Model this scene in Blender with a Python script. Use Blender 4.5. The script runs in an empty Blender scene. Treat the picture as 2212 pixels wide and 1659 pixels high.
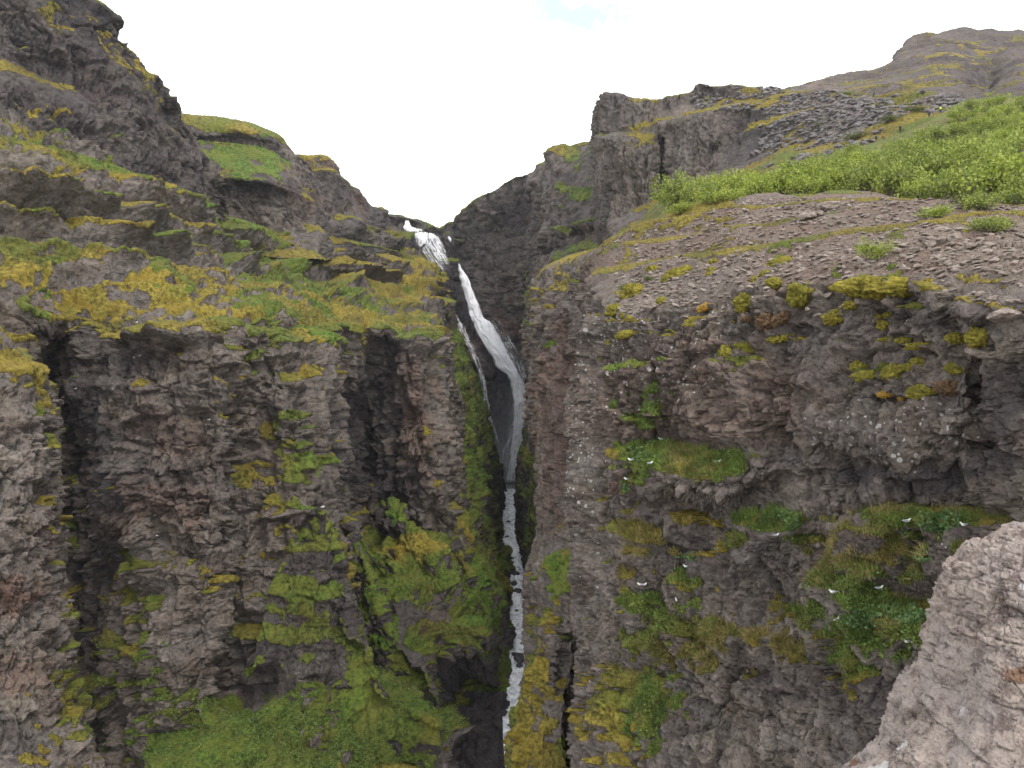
import bpy, math, random, time
import numpy as np
from mathutils import Vector
T0 = time.time()
random.seed(7); RNG = np.random.default_rng(7)
SC = bpy.context.scene; COL = SC.collection
F = 1670.0; CX, CY = 1106.0, 829.5; PITCH = math.radians(-2.5)
CP, SP = math.cos(PITCH), math.sin(PITCH)
QUAL = 1.0
# ---------------------------------------------------------------- camera rays
def P(x, y, d):
    x = np.asarray(x, float); y = np.asarray(y, float); d = np.asarray(d, float)
    a = (x-CX)/F; b = -(y-CY)/F
    fy = CP - b*SP; fz = SP + b*CP
    return np.stack([a/fy*d, d+0*a, fz/fy*d], -1)
def proj(p):
    Y = p[..., 1]*CP + p[..., 2]*SP; Z = -p[..., 1]*SP + p[..., 2]*CP
    return CX + p[..., 0]/Y*F, CY - Z/Y*F
# ---------------------------------------------------------------- noise
def _h(ix, iy, iz, s):
    h = (ix.astype(np.uint32)*np.uint32(374761393)) ^ (iy.astype(np.uint32)*np.uint32(668265263)) ^ (iz.astype(np.uint32)*np.uint32(2147483647 ^ 0x5bd1e995)) ^ np.uint32((s*0x9E3779B1) & 0xffffffff)
    h ^= h >> np.uint32(15); h *= np.uint32(2246822519); h ^= h >> np.uint32(13); h *= np.uint32(3266489917); h ^= h >> np.uint32(16)
    return h
def _r(h): return h.astype(np.float32)*(1/4294967295.0)
def vn(p, s=0):
    f = np.floor(p); t = (p-f).astype(np.float32); f = f.astype(np.int64); t = t*t*t*(t*(t*6-15)+10)
    x, y, z = f[:, 0], f[:, 1], f[:, 2]; tx, ty, tz = t[:, 0], t[:, 1], t[:, 2]
    def c(a, b, d): return _r(_h(x+a, y+b, z+d, s))
    a = c(0,0,0); a = a+(c(1,0,0)-a)*tx; b = c(0,1,0); b = b+(c(1,1,0)-b)*tx; a = a+(b-a)*ty
    d = c(0,0,1); d = d+(c(1,0,1)-d)*tx; e = c(0,1,1); e = e+(c(1,1,1)-e)*tx; d = d+(e-d)*ty
    return (a+(d-a)*tz)*2-1
ROT = np.array([[0.36, 0.48, -0.8], [-0.8, 0.6, 0.0], [0.48, 0.64, 0.6]])
def fbm(p, n=4, s=0, gain=.5):
    o = 0; a = 1; q = p
    for k in range(n):
        o = o + a*vn(q, s+k); a *= gain; q = (q @ ROT.T)*2.03+11.3
    return o
def worley(p, s=0, cheb=False):
    """facetted block noise: returns (height of a tilted facet, random per block, F2-F1)"""
    b = np.floor(p-0.5).astype(np.int64); n = len(p)
    f1 = np.full(n, 9., np.float32); f2 = np.full(n, 9., np.float32)
    hh = np.zeros(n, np.float32); rr = np.zeros(n, np.float32)
    for dx in (0, 1):
        for dy in (0, 1):
            for dz in (0, 1):
                cx, cy, cz = b[:, 0]+dx, b[:, 1]+dy, b[:, 2]+dz
                h = _h(cx, cy, cz, s)
                ex = (p[:, 0]-(cx+.5+.7*(((h) & 255)/255.-.5))).astype(np.float32)
                ey = (p[:, 1]-(cy+.5+.7*(((h >> 8) & 255)/255.-.5))).astype(np.float32)
                ez = (p[:, 2]-(cz+.5+.7*(((h >> 16) & 255)/255.-.5))).astype(np.float32)
                h2 = _h(cx, cy, cz, s+77)
                d = np.maximum(np.maximum(np.abs(ex), np.abs(ey)), np.abs(ez))**2*1.6 if cheb else ex*ex+ey*ey+ez*ez
                m = d < f1
                f2 = np.where(m, f1, np.minimum(f2, d)); f1 = np.where(m, d, f1)
                r = ((h2 >> 24) & 255)/255.
                g = (((h2) & 255)/255.-.5)*ex+(((h2 >> 8) & 255)/255.-.5)*ey+(((h2 >> 16) & 255)/255.-.5)*ez
                hh = np.where(m, (r-.5)+1.7*g, hh); rr = np.where(m, r, rr)
    return hh, rr, np.sqrt(f2)-np.sqrt(f1)
def sst(a, b, x):
    t = np.clip((x-a)/(b-a), 0, 1); return t*t*(3-2*t)
def pchip(xs, Y, q):
    """monotone cubic through (xs, Y[k,...]) at q"""
    xs = np.asarray(xs, float); Y = np.asarray(Y, float); n = len(xs)
    if Y.ndim == 1: Y = Y[:, None]; sq = True
    else: sq = False
    h = np.diff(xs)[:, None]; dl = np.diff(Y, axis=0)/h; m = np.zeros_like(Y)
    if n > 2:
        a, b = dl[:-1], dl[1:]; w1 = 2*h[1:]+h[:-1]; w2 = h[1:]+2*h[:-1]
        with np.errstate(all='ignore'): mm = (w1+w2)/(w1/a+w2/b)
        m[1:-1] = np.where(a*b > 0, mm, 0)
    m[0] = dl[0]; m[-1] = dl[-1]
    i = np.clip(np.searchsorted(xs, q, side='right')-1, 0, n-2); t = ((q-xs[i])/h[i, 0])[:, None]
    r = (2*t**3-3*t**2+1)*Y[i]+(t**3-2*t**2+t)*h[i]*m[i]+(-2*t**3+3*t**2)*Y[i+1]+(t**3-t**2)*h[i]*m[i+1]
    return r[:, 0] if sq else r
# ---------------------------------------------------------------- object helpers
def tag(o, label=None, cat=None, group=None, kind=None):
    if label: o['label'] = label
    if cat: o['category'] = cat
    if group: o['group'] = group
    if kind: o['kind'] = kind
    return o
def empty(name, loc=(0, 0, 0), rz=0, sc=1):
    o = bpy.data.objects.new(name, None); COL.objects.link(o); o.location = loc; o.rotation_euler = (0, 0, rz); o.scale = (sc,)*3; o.empty_display_size = .2
    return o
def mesh_np(name, co, faces, mat, smooth=True, parent=None, attrs=None, uv=None):
    me = bpy.data.meshes.new(name); co = np.asarray(co, np.float32).reshape(-1, 3); faces = np.asarray(faces, np.int32)
    me.vertices.add(len(co)); me.vertices.foreach_set('co', co.ravel())
    k = faces.shape[1]; nf = len(faces)
    me.loops.add(nf*k); me.loops.foreach_set('vertex_index', faces.ravel())
    me.polygons.add(nf); me.polygons.foreach_set('loop_start', np.arange(0, nf*k, k, dtype=np.int32))
    me.polygons.foreach_set('use_smooth', np.full(nf, smooth))
    me.update(calc_edges=True)
    for an, av in (attrs or {}).items():
        a = me.color_attributes.new(an, 'FLOAT_COLOR', 'POINT'); a.data.foreach_set('color', np.asarray(av, np.float32).ravel())
    if uv is not None:
        u = me.uv_layers.new(name='UVMap'); u.data.foreach_set('uv', np.asarray(uv, np.float32)[faces.ravel()].ravel())
    me.materials.append(mat)
    o = bpy.data.objects.new(name, me); COL.objects.link(o)
    if parent: o.parent = parent
    return o
def grid_faces(nr, nc):
    i = np.arange(nr-1)[:, None]*nc+np.arange(nc-1)[None, :]
    return np.stack([i, i+nc, i+nc+1, i+1], -1).reshape(-1, 4)
def box1(a, k, axis):
    """box filter of half width k on a grid"""
    if k < 1: return a
    pad = [(0, 0)]*a.ndim; pad[axis] = (k+1, k); c = np.cumsum(np.pad(a, pad, mode='edge'), axis=axis)
    n = a.shape[axis]
    return (np.take(c, np.arange(2*k+1, 2*k+1+n), axis)-np.take(c, np.arange(0, n), axis))/(2*k+1)
def blur(a, k): return box1(box1(a, k, 0), k, 1)
def gnormal(p):
    u = np.gradient(p, axis=1); v = np.gradient(p, axis=0); n = np.cross(v, u)
    return n/(np.linalg.norm(n, axis=-1, keepdims=True)+1e-9)
# ---------------------------------------------------------------- node helpers
class N:
    def __init__(s, name):
        s.m = bpy.data.materials.new(name); s.m.use_nodes = True; s.t = s.m.node_tree; s.t.nodes.clear()
        s.out = s.n('ShaderNodeOutputMaterial')
    def n(s, typ, ins=None, **kw):
        nd = s.t.nodes.new(typ)
        for k, v in kw.items(): setattr(nd, k, v)
        for k, v in (ins or {}).items():
            sk = nd.inputs[k]
            if hasattr(v, 'is_linked') or hasattr(v, 'links'): s.t.links.new(v, sk)
            else: sk.default_value = v
        return nd
    def noise(s, vec, scale, detail=5, rough=.55, dist=0., out='Fac'):
        return s.n('ShaderNodeTexNoise', {'Vector': vec, 'Scale': scale, 'Detail': detail, 'Roughness': rough, 'Distortion': dist}).outputs[out]
    def ma(s, op, a, b=0., c=0., clamp=False):
        return s.n('ShaderNodeMath', {0: a, 1: b, 2: c}, operation=op, use_clamp=clamp).outputs[0]
    def mix(s, f, a, b, mode='MIX'):
        nd = s.n('ShaderNodeMix', data_type='RGBA', blend_type=mode)
        for i, v in ((0, f), (6, a), (7, b)):
            if hasattr(v, 'links'): s.t.links.new(v, nd.inputs[i])
            else: nd.inputs[i].default_value = v if i == 0 else (*v, 1) if len(v) == 3 else v
        return nd.outputs[2]
    def ramp(s, f, lo, hi, a=0., b=1.):
        return s.n('ShaderNodeMapRange', {0: f, 1: lo, 2: hi, 3: a, 4: b}, interpolation_type='SMOOTHSTEP').outputs[0]
    def pos(s): return s.n('ShaderNodeNewGeometry').outputs['Position']
    def obj(s): return s.n('ShaderNodeTexCoord').outputs['Object']
    def scalev(s, v, sc): return s.n('ShaderNodeMapping', {'Vector': v, 'Scale': sc}).outputs[0]
    def bsdf(s, **ins):
        b = s.n('ShaderNodeBsdfPrincipled', ins); s.t.links.new(b.outputs[0], s.out.inputs[0]); return b
def cliff_mat(name, sc, lich=1.0, warm=0.0):
    """rock, moss, grass and gravel chosen by the masks stored on the terrain; sc = size in metres of the finest grain"""
    n = N(name); p = n.obj()
    a1 = n.n('ShaderNodeVertexColor', layer_name='mask'); s1 = n.n('ShaderNodeSeparateColor', {0: a1.outputs[0]})
    a2 = n.n('ShaderNodeVertexColor', layer_name='mask2'); s2 = n.n('ShaderNodeSeparateColor', {0: a2.outputs[0]})
    moss, green, dark, lichen = s1.outputs[0], s1.outputs[1], s1.outputs[2], a1.outputs[1]
    soil, blk, olive, red = s2.outputs[0], s2.outputs[1], s2.outputs[2], a2.outputs[1]
    pb = n.scalev(p, (1, 1, 1.5))
    n1 = n.noise(pb, .11/sc, 6, .62); n2 = n.noise(pb, .55/sc, 7, .68); n3 = n.noise(p, 2.2/sc, 5, .7); n4 = n.noise(n.scalev(p, (1, 1, .18)), .3/sc, 5, .6)
    rock = n.mix(n.ramp(n1, .35, .65), (.142, .110, .088), (.198, .180, .164))
    rock = n.mix(n.ramp(blk, .25, .95, 0, .8), rock, (.24, .20, .17)); rock = n.mix(n.ramp(blk, .1, .42, .45, 0), rock, (.07, .058, .056))
    rock = n.mix(n.ramp(n4, .52, .72, 0, .5), rock, (.085, .07, .065))
    rock = n.mix(n.ramp(m0 := n.noise(p, .17/sc, 5, .65), .45, .62, 0, .35), rock, (.11, .095, .062))
    rock = n.mix(n.ma('MULTIPLY', red, n.ramp(n2, .3, .6, .3, .95)), rock, (.20, .105, .07))
    rock = n.mix(n.ma('MULTIPLY', dark, .9), rock, (.046, .040, .043))  # dark rock, plus shade painted into recesses, slot and overhangs
    rock = n.mix(n.ramp(n2, .38, .62, .8, 0), rock, n.mix(.5, rock, (.035, .028, .028)))
    rock = n.mix(n.ramp(n3, .5, .78, 0, .5), rock, n.mix(1, rock, (1.75, 1.7, 1.7), 'MULTIPLY'))
    so = n.mix(n.ramp(n3, .35, .7), (.12, .09, .07), (.25, .205, .168))
    so = n.mix(n.ramp(n1, .4, .6, 0, .6), so, (.16, .10, .078))
    rock = n.mix(n.ma('MULTIPLY', soil, n.ramp(n2, .25, .5, .35, 1)), rock, so)
    # lichen spots
    cl_ = n.noise(p, .28/sc, 4, .6)
    for vs, th, am in ((1.3/sc, .40, .7), (.8/sc, .34, .55)):
        vo = n.n('ShaderNodeTexVoronoi', {'Vector': p, 'Scale': vs, 'Randomness': 1.}); vc = n.n('ShaderNodeSeparateColor', {0: vo.outputs['Color']}).outputs
        spot = n.ma('LESS_THAN', n.ma('ADD', vo.outputs['Distance'], n.ma('MULTIPLY', n3, .35)), n.ma('MULTIPLY', n.ma('MULTIPLY', vc[0], vc[1]), th*1.9))
        spot = n.ma('MULTIPLY', spot, n.ma('GREATER_THAN', n.ma('MULTIPLY', lichen, lich), n.ma('SUBTRACT', 1.12, cl_)))
        rock = n.mix(n.ma('MULTIPLY', spot, am), rock, (.52, .51, .48))
    # moss and grass
    m1 = n.noise(p, 1.3/sc, 6, .7); m2 = n.noise(p, .2/sc, 4, .6)
    yel = n.mix(n.ramp(m1, .36, .64), (.085, .068, .012), (.31, .25, .04))
    yel = n.mix(n.ramp(m2, .4, .65, 0, .6), yel, (.235, .16, .02))
    grn = n.mix(n.ramp(m1, .36, .64), (.028, .052, .008), (.115, .185, .024))
    grn = n.mix(n.ramp(m2, .42, .62, 0, .65), grn, (.14, .15, .025))
    oli = n.mix(n.ramp(m1, .36, .66), (.045, .038, .008), (.15, .125, .03))
    mc = n.mix(n.ramp(n.ma('ADD', green, n.ma('MULTIPLY_ADD', m2, .5, -.25)), .3, .7), yel, grn)
    mc = n.mix(olive, mc, oli)
    mm = n.ramp(n.ma('ADD', moss, n.ma('MULTIPLY_ADD', n2, .9, -.45)), .36, .58)
    col = n.mix(mm, rock, mc)
    # relief
    wv_ = n.n('ShaderNodeVectorMath', {0: p, 1: n.n('ShaderNodeVectorMath', {0: n.n('ShaderNodeTexNoise', {'Vector': p, 'Scale': .5/sc, 'Detail': 3}).outputs['Color'], 'Scale': sc*.9}, operation='SCALE').outputs[0]}, operation='ADD').outputs[0]
    h = n.ma('MULTIPLY', n3, .30)
    for fs, am, asp in ((.42/sc, 1.25, 1.25), (1.2/sc, .62, 1.1), (3.1/sc, .25, 1.)):
        q_ = n.n('ShaderNodeVectorMath', {0: n.scalev(wv_, (fs, fs, fs*asp)), 1: (0, 0, 0)}, operation='ADD').outputs[0]
        vb = n.n('ShaderNodeTexVoronoi', {'Vector': q_, 'Scale': 1.}, distance='CHEBYCHEV')
        df = n.n('ShaderNodeVectorMath', {0: q_, 1: vb.outputs['Position']}, operation='SUBTRACT').outputs[0]
        cc = n.n('ShaderNodeVectorMath', {0: vb.outputs['Color'], 1: (.5, .5, .5)}, operation='SUBTRACT').outputs[0]
        fct = n.n('ShaderNodeVectorMath', {0: df, 1: cc}, operation='DOT_PRODUCT').outputs['Value']
        cr_ = n.ramp(vb.outputs['Distance'], .35, .75, 0, -.35)
        h = n.ma('ADD', h, n.ma('MULTIPLY', n.ma('ADD', n.ma('MULTIPLY', fct, 2.2), cr_), am))
    hm = n.ma('ADD', n.ma('MULTIPLY', m1, 1.5), n.ma('MULTIPLY', n3, .35))
    hh = n.n('ShaderNodeMix', {0: mm, 2: h, 3: hm}).outputs[0]
    b = n.n('ShaderNodeBump', {'Strength': 1.0, 'Distance': .45*sc, 'Height': hh})
    n.bsdf(**{'Base Color': col, 'Roughness': .88, 'Normal': b.outputs[0], 'Specular IOR Level': .25})
    return n.m
MATS = {}
def cmat(sc):
    if sc not in MATS: MATS[sc] = cliff_mat('cliff_%s' % str(sc).replace('.', '_'), sc)
    return MATS[sc]
# ---------------------------------------------------------------- terrain sheets
PATCH = {}
def back(row, k=1.45, drop=0):
    return [(x, 756.6+(y-756.6)/k+drop, d*k) for x, y, d in row]
def sheet(name, rows, sc, amp=1., strata=(0, 12, 0), style='block', moss=(.55, .5), green=.3, dark=0., paint=(), lich=.2, autoback=0., res=1., olive=0., aniso=None, soil=0., zoff=0., cush=.25, flatn=.85, sub=.1, fine=1., rib=0.):
    rows = [back(rows[0], drop=autoback)]+rows if autoback is not None else rows
    nr = len(rows); U = np.linspace(0, 1, 160)
    C = []
    for r in rows:
        r = np.array(r, float); xs = r[:, 0]; u = (xs-xs[0])/(xs[-1]-xs[0])
        C.append(pchip(u, r, U))
    C = np.array(C)                                            # nr x 160 x 3
    # even sampling
    def weights(A, axis):
        dp = np.diff(A, axis=axis); dm = A[1:] if axis == 0 else A[:, 1:]
        px = np.hypot(dp[..., 0], dp[..., 1])/2.16; mt = np.abs(dp[..., 2])/(dm[..., 2]/773.)*.33
        return np.maximum(px, np.minimum(mt, px+60))
    vis = (np.array([[(-60 < c[0] < 2272) and (c[1] < 1720) for c in r] for r in C])).astype(float)*.75+.25
    wu = (weights(C, 1)*vis[:, 1:]).mean(0)*.6+(weights(C, 1)*vis[:, 1:]).max(0)*.4+1e-3
    wv = (weights(C, 0)*vis[1:]).mean(1)*.6+(weights(C, 0)*vis[1:]).max(1)*.4+1e-3
    cu = np.concatenate([[0], np.cumsum(wu)]); cv = np.concatenate([[0], np.cumsum(wv)])
    nu = int(np.clip(cu[-1]*res*QUAL, 30, 1500)); nv = int(np.clip(cv[-1]*res*QUAL, 30, 1300))
    uu = np.interp(np.linspace(0, cu[-1], nu), cu, U); vv = np.interp(np.linspace(0, cv[-1], nv), cv, np.arange(nr))
    G = pchip(np.arange(nr), C.reshape(nr, -1), vv).reshape(nv, 160, 3)
    G = pchip(U, G.transpose(1, 0, 2).reshape(160, -1), uu).reshape(nu, nv, 3).transpose(1, 0, 2)
    wx, wy = G[..., 0].copy(), G[..., 1].copy()
    p = P(wx, wy, G[..., 2]); nrm = gnormal(blur(p, 4)); shp = p.shape[:2]
    q = p.reshape(-1, 3); nq = nrm.reshape(-1, 3)
    hz = nq.copy(); hz[:, 2] *= .25; hz /= (np.linalg.norm(hz, axis=1, keepdims=True)+1e-6)
    dd = np.zeros(len(q))
    wr = np.stack([fbm(q/(9*sc), 3, 5), fbm(q/(9*sc)+31, 3, 9), fbm(q/(9*sc)+57, 3, 13)], -1)
    # strata: hard bands and ledges
    A, H, ph = strata; ds = np.zeros(len(q)); sf = .12+.88*sst(.14, .5, nq[:, 2])
    if A:
        zz = q[:, 2]+zoff+H*.28*fbm(np.stack([q[:, 0]/(H*7), q[:, 1]/(H*7), q[:, 2]*0+ph], -1), 3, 3)
        zz = zz+H*.3*np.sin(zz/H*1.7+ph)+.06*H*wr[:, 0]
        t = zz/H-np.floor(zz/H); lay = np.floor(zz/H)
        o = np.where(t < .68, 2*t/.68, 2-2*(t-.68)/.32)
        am = .5+.9*np.clip(fbm(np.stack([q[:, 0]/(H*2.2), q[:, 1]/(H*2.2), lay*3.7], -1), 3, 21)+.3, 0, 1)
        ds = ds+A*(o*am-.8)*sf
        led = sst(.62, .78, t)*sf
        H2 = H*.27; z2 = q[:, 2]+.15*H*wr[:, 1]; t2 = z2/H2-np.floor(z2/H2)
        ds = ds+A*sub*np.where(t2 < .75, -1+2*t2/.75, 1-2*(t2-.75)/.25)*(.4+.6*sf)
    else: led = np.zeros(len(q))
    # mountain scale + fractured blocks
    an = {'block': (1, 1, 1.2), 'column': (1.6, 1.6, .42), 'bed': (.65, .65, 1.9), 'scree': (1, 1, 1.4)}[style] if aniso is None else aniso
    an = np.array(an); RZ = np.array([[.88, -.47, .06], [.47, .88, .04], [-.07, 0, 1.]])
    dd = dd+amp*sc*2.3*fbm(q/(16*sc)*np.array([1, 1, .55]), 4, 2)
    if rib: dd = dd+rib*(.35-np.abs(fbm(q/(8*sc)*np.array([1, 1, .16])+3.3, 3, 44)))*2
    rid = 1-np.abs(fbm(q/(7*sc)*np.array([1, 1, .7]), 3, 40)); dd = dd-amp*sc*1.0*sst(.72, 1, rid)
    blk = 0; cr = 0
    fr = .45+.55*sst(-.5, .5, fbm(q/(14*sc), 2, 90))
    for k, (S, a) in enumerate(((6.5, 1.9), (2.7, .85), (1.15, .40*fine), (.55, .15*fine))):
        if S*sc < .5*np.median(q[:, 1])/773.: break
        h, r, f = worley(((q @ RZ)/(S*sc)+wr*.10*(1. if k else .8))*an, 60+k, k < 3)
        dd = dd+amp*sc*a*(h*1.3-.42*(1-sst(0, .10, f)))*fr
        blk = blk+r*(1, .8, .5, .3)[k]; cr = cr+(1-sst(0, .1, f))*(.5, .4, .3, .2)[k]
    blk = np.clip(blk/2.2, 0, 1); dd = dd*(1-flatn*sst(.28, .66, nq[:, 2]))
    hz3 = hz.reshape(*shp, 3)
    p2 = p+nrm*dd.reshape(shp)[..., None]+hz3*ds.reshape(shp)[..., None]
    n2 = gnormal(blur(p2, 1)); n2b = gnormal(blur(p2, 3))
    nz = (.3*n2[..., 2]+.35*n2b[..., 2]+.35*gnormal(blur(p2, 6))[..., 2]).ravel()
    # masks
    X, Y = wx.ravel(), wy.ravel()
    j = 26*fbm(q/(4.5*sc), 5, 120, .65); j2 = 24*fbm(q/(4.5*sc)+77, 5, 124, .65)
    ch = {'m': np.zeros(len(q)), 'g': np.full(len(q), float(green)), 'd': np.full(len(q), float(dark)), 'l': np.full(len(q), float(lich)), 'o': np.full(len(q), float(olive)), 's': np.full(len(q), float(soil)), 'r': np.zeros(len(q))}
    for it in paint:
        kd, x0, y0, rx, ry, rot, val = it
        c, s = math.cos(math.radians(rot)), math.sin(math.radians(rot)); ex = X+j-x0; ey = Y+j2-y0
        e = np.hypot((ex*c+ey*s)/rx, (-ex*s+ey*c)/ry); w = 1-sst(.65, 1.15, e)
        if kd in 'm': ch[kd] += val*w
        else: ch[kd] = ch[kd]*(1-w)+val*w
    big = fbm(q/(11*sc), 4, 140); sm = fbm(q/(2.2*sc), 3, 150)
    ms = (nz-moss[0])*2.0+moss[1]*(.9*big+.45*sm)+ch['m']+(sf*(.75*led-.32) if A else 0)-.2*cr
    mo = sst(-.1, .5, ms)
    gr = np.clip(ch['g']+.5*fbm(q/(14*sc)+9, 3, 160), 0, 1)
    ol = np.clip(ch['o']+.35*fbm(q/(10*sc)+19, 3, 165)+.25*(1-np.clip(nz+.45, 0, 1)), 0, 1)
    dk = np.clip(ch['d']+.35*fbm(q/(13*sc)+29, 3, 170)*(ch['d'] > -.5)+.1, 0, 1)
    # moss cushions stand proud of the rock
    cu_ = np.abs(vn(q/(1.1*sc), 180))*.6+np.abs(vn(q/(.55*sc), 181))*.4
    p2 = p2+n2b*(cush*sc*mo.reshape(shp)[..., None]*(1.2-cu_.reshape(shp)[..., None]*1.4))
    m1 = np.stack([mo, gr, dk, np.clip(ch['l'], 0, 1)], -1); m2 = np.stack([np.clip(ch['s'], 0, 1), blk, ol, np.clip(ch['r'], 0, 1)], -1)
    o = mesh_np(name, p2, grid_faces(nv, nu), cmat(sc), attrs={'mask': m1, 'mask2': m2})
    tag(o, kind='structure')
    sx, sy = proj(p2); PATCH[name if name not in PATCH else name+'_'] = dict(p=p2.reshape(-1, 3), n=gnormal(blur(p2, 2)).reshape(-1, 3), sx=sx.ravel(), sy=sy.ravel(), mo=mo, gr=gr, sh=shp)
    print('%-22s %5d x %5d  %.1fs' % (o.name, nv, nu, time.time()-T0))
    return o
# ================================================================ the canyon
# ---- left cliffs, far to near (x, y on the survey grid, distance in metres)
sheet('cliff_back', [
 [(780,440,655),(830,462,645),(870,467,638),(905,472,632),(930,481,630),(955,492,628),(985,475,612),(1010,455,602),(1040,430,592),(1070,414,582),(1100,391,572),(1130,379,562),(1170,371,552),(1188,345,541),(1196,332,520),(1240,328,500),(1270,312,480),(1320,295,455)],
 [(780,480,640),(870,490,634),(905,505,622),(955,512,622),(985,505,612),(1040,470,594),(1100,450,578),(1135,440,560),(1170,420,500),(1200,400,470),(1240,390,445),(1320,370,420)],
 [(780,520,625),(880,515,624),(905,525,612),(930,530,612),(955,540,614),(985,530,612),(1040,520,600),(1100,510,586),(1135,500,560),(1180,470,480),(1240,450,430),(1320,430,400)],
 [(800,580,606),(910,570,602),(950,570,600),(970,570,606),(1000,575,606),(1040,575,600),(1090,580,585),(1130,560,560),(1160,540,500),(1220,520,420),(1320,500,380)],
 [(820,640,600),(930,640,594),(965,640,592),(990,640,600),(1040,650,596),(1090,660,588),(1130,660,570),(1170,650,520),(1220,640,440),(1320,620,380)],
 [(850,720,600),(980,720,590),(1030,725,590),(1060,720,590),(1100,730,590),(1140,730,580),(1200,720,500),(1320,720,400)],
 [(900,790,600),(1000,790,588),(1040,780,580),(1075,785,580),(1100,790,590),(1140,790,584),(1200,790,500),(1320,790,420)],
 [(930,860,600),(1020,860,590),(1060,860,578),(1105,860,580),(1125,860,590),(1145,860,584),(1200,850,520),(1320,850,430)],
 [(960,960,600),(1040,960,592),(1070,960,584),(1105,960,584),(1125,960,592),(1150,960,584),(1200,960,540),(1320,960,450)],
 [(960,1065,600),(1060,1065,594),(1090,1065,592),(1120,1065,592),(1160,1065,580),(1320,1065,500)],
 [(960,1150,600),(1090,1150,590),(1160,1150,580),(1320,1150,500)]],
 3.2, amp=.55, strata=(4., 26, 2), moss=(.5, .35), green=.45, dark=.3, lich=0, olive=.2, aniso=(1,1,.8),
 paint=[('d',1110,470,60,50,-30,.75),('r',1130,440,10,60,0,.8),('r',1000,500,22,30,0,.35),('d',1060,560,60,90,0,.6),('r',1085,610,12,60,0,.5),('r',1060,730,70,30,0,.7),('r',1080,690,50,16,0,.6),
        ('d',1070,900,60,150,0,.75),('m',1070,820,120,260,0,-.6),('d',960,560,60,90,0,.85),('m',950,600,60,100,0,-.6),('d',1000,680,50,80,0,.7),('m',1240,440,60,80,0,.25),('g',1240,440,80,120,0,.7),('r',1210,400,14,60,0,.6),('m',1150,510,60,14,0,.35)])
sheet('cliff_left_far', [
 [(560,330,515),(620,332,520),(650,336,525),(700,341,530),(722,350,535),(732,372,540),(738,395,545),(760,418,555),(790,436,570),(802,450,580),(822,458,590),(838,464,622)],
 [(560,365,510),(700,365,512),(735,385,528),(765,440,545),(800,460,565),(825,475,585),(845,475,630)],
 [(560,430,500),(660,430,500),(700,430,502),(740,450,520),(780,465,535),(815,490,560),(850,495,620)],
 [(560,470,480),(660,470,484),(700,480,486),(720,500,500),(760,500,505),(800,520,530),(860,530,610)],
 [(560,540,462),(640,540,466),(700,545,470),(760,560,490),(830,570,520),(880,575,600)],
 [(560,620,440),(640,620,446),(700,620,450),(760,620,470),(840,620,500),(890,620,560)]],
 2.6, amp=.65, strata=(4.5, 19, .4), moss=(.42, .5), green=.25, dark=.25, lich=.05, olive=.5,
 paint=[('r',710,360,40,14,0,.8),('r',780,430,30,30,30,.8),('m',700,348,60,8,5,.7),('m',715,480,16,30,-10,.7),('m',760,460,50,40,30,-.3)])
sheet('cliff_left_middle', [
 [(360,246,398),(395,243,405),(430,247,410),(470,250,415),(540,262,425),(590,285,430),(612,298,432),(622,315,436),(636,332,440),(660,350,450),(675,372,470),(690,390,500)],
 [(360,290,380),(400,278,392),(450,292,398),(500,290,405),(560,300,412),(600,312,420),(625,335,430),(645,360,438),(672,390,455),(700,410,500)],
 [(360,320,392),(430,300,398),(470,306,404),(530,312,410),(580,325,416),(625,350,426),(660,392,440),(700,430,490)],
 [(360,360,370),(460,366,378),(540,372,386),(600,375,398),(640,395,412),(672,425,436),(705,450,480)],
 [(360,380,366),(470,384,374),(560,392,382),(610,400,394),(645,415,408),(676,440,432),(708,460,480)],
 [(360,400,388),(470,405,381),(560,415,388),(610,425,398),(650,445,410),(682,465,432),(712,480,480)],
 [(400,470,372),(500,470,384),(580,485,396),(640,492,404),(688,500,420),(716,510,470)],
 [(400,540,350),(500,545,362),(600,560,376),(700,560,400),(730,560,450)]],
 2.1, amp=.6, strata=(1.5, 24, 1.4), moss=(.45, .45), green=.3, dark=.25, lich=.05, olive=.5,
 paint=[('m',500,262,140,22,10,.9),('g',500,262,140,22,10,.25),('o',500,262,140,24,10,.35),('m',520,345,110,30,10,1.0),('g',520,345,110,34,10,.95),('o',520,345,110,34,10,.05),('m',560,450,120,70,10,-.5),('d',540,400,110,26,10,.9),('d',480,300,70,8,10,.8),('r',640,420,50,30,20,.6),('m',640,330,30,30,40,-.4)])  # shadow under the overhang is painted dark too
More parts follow.
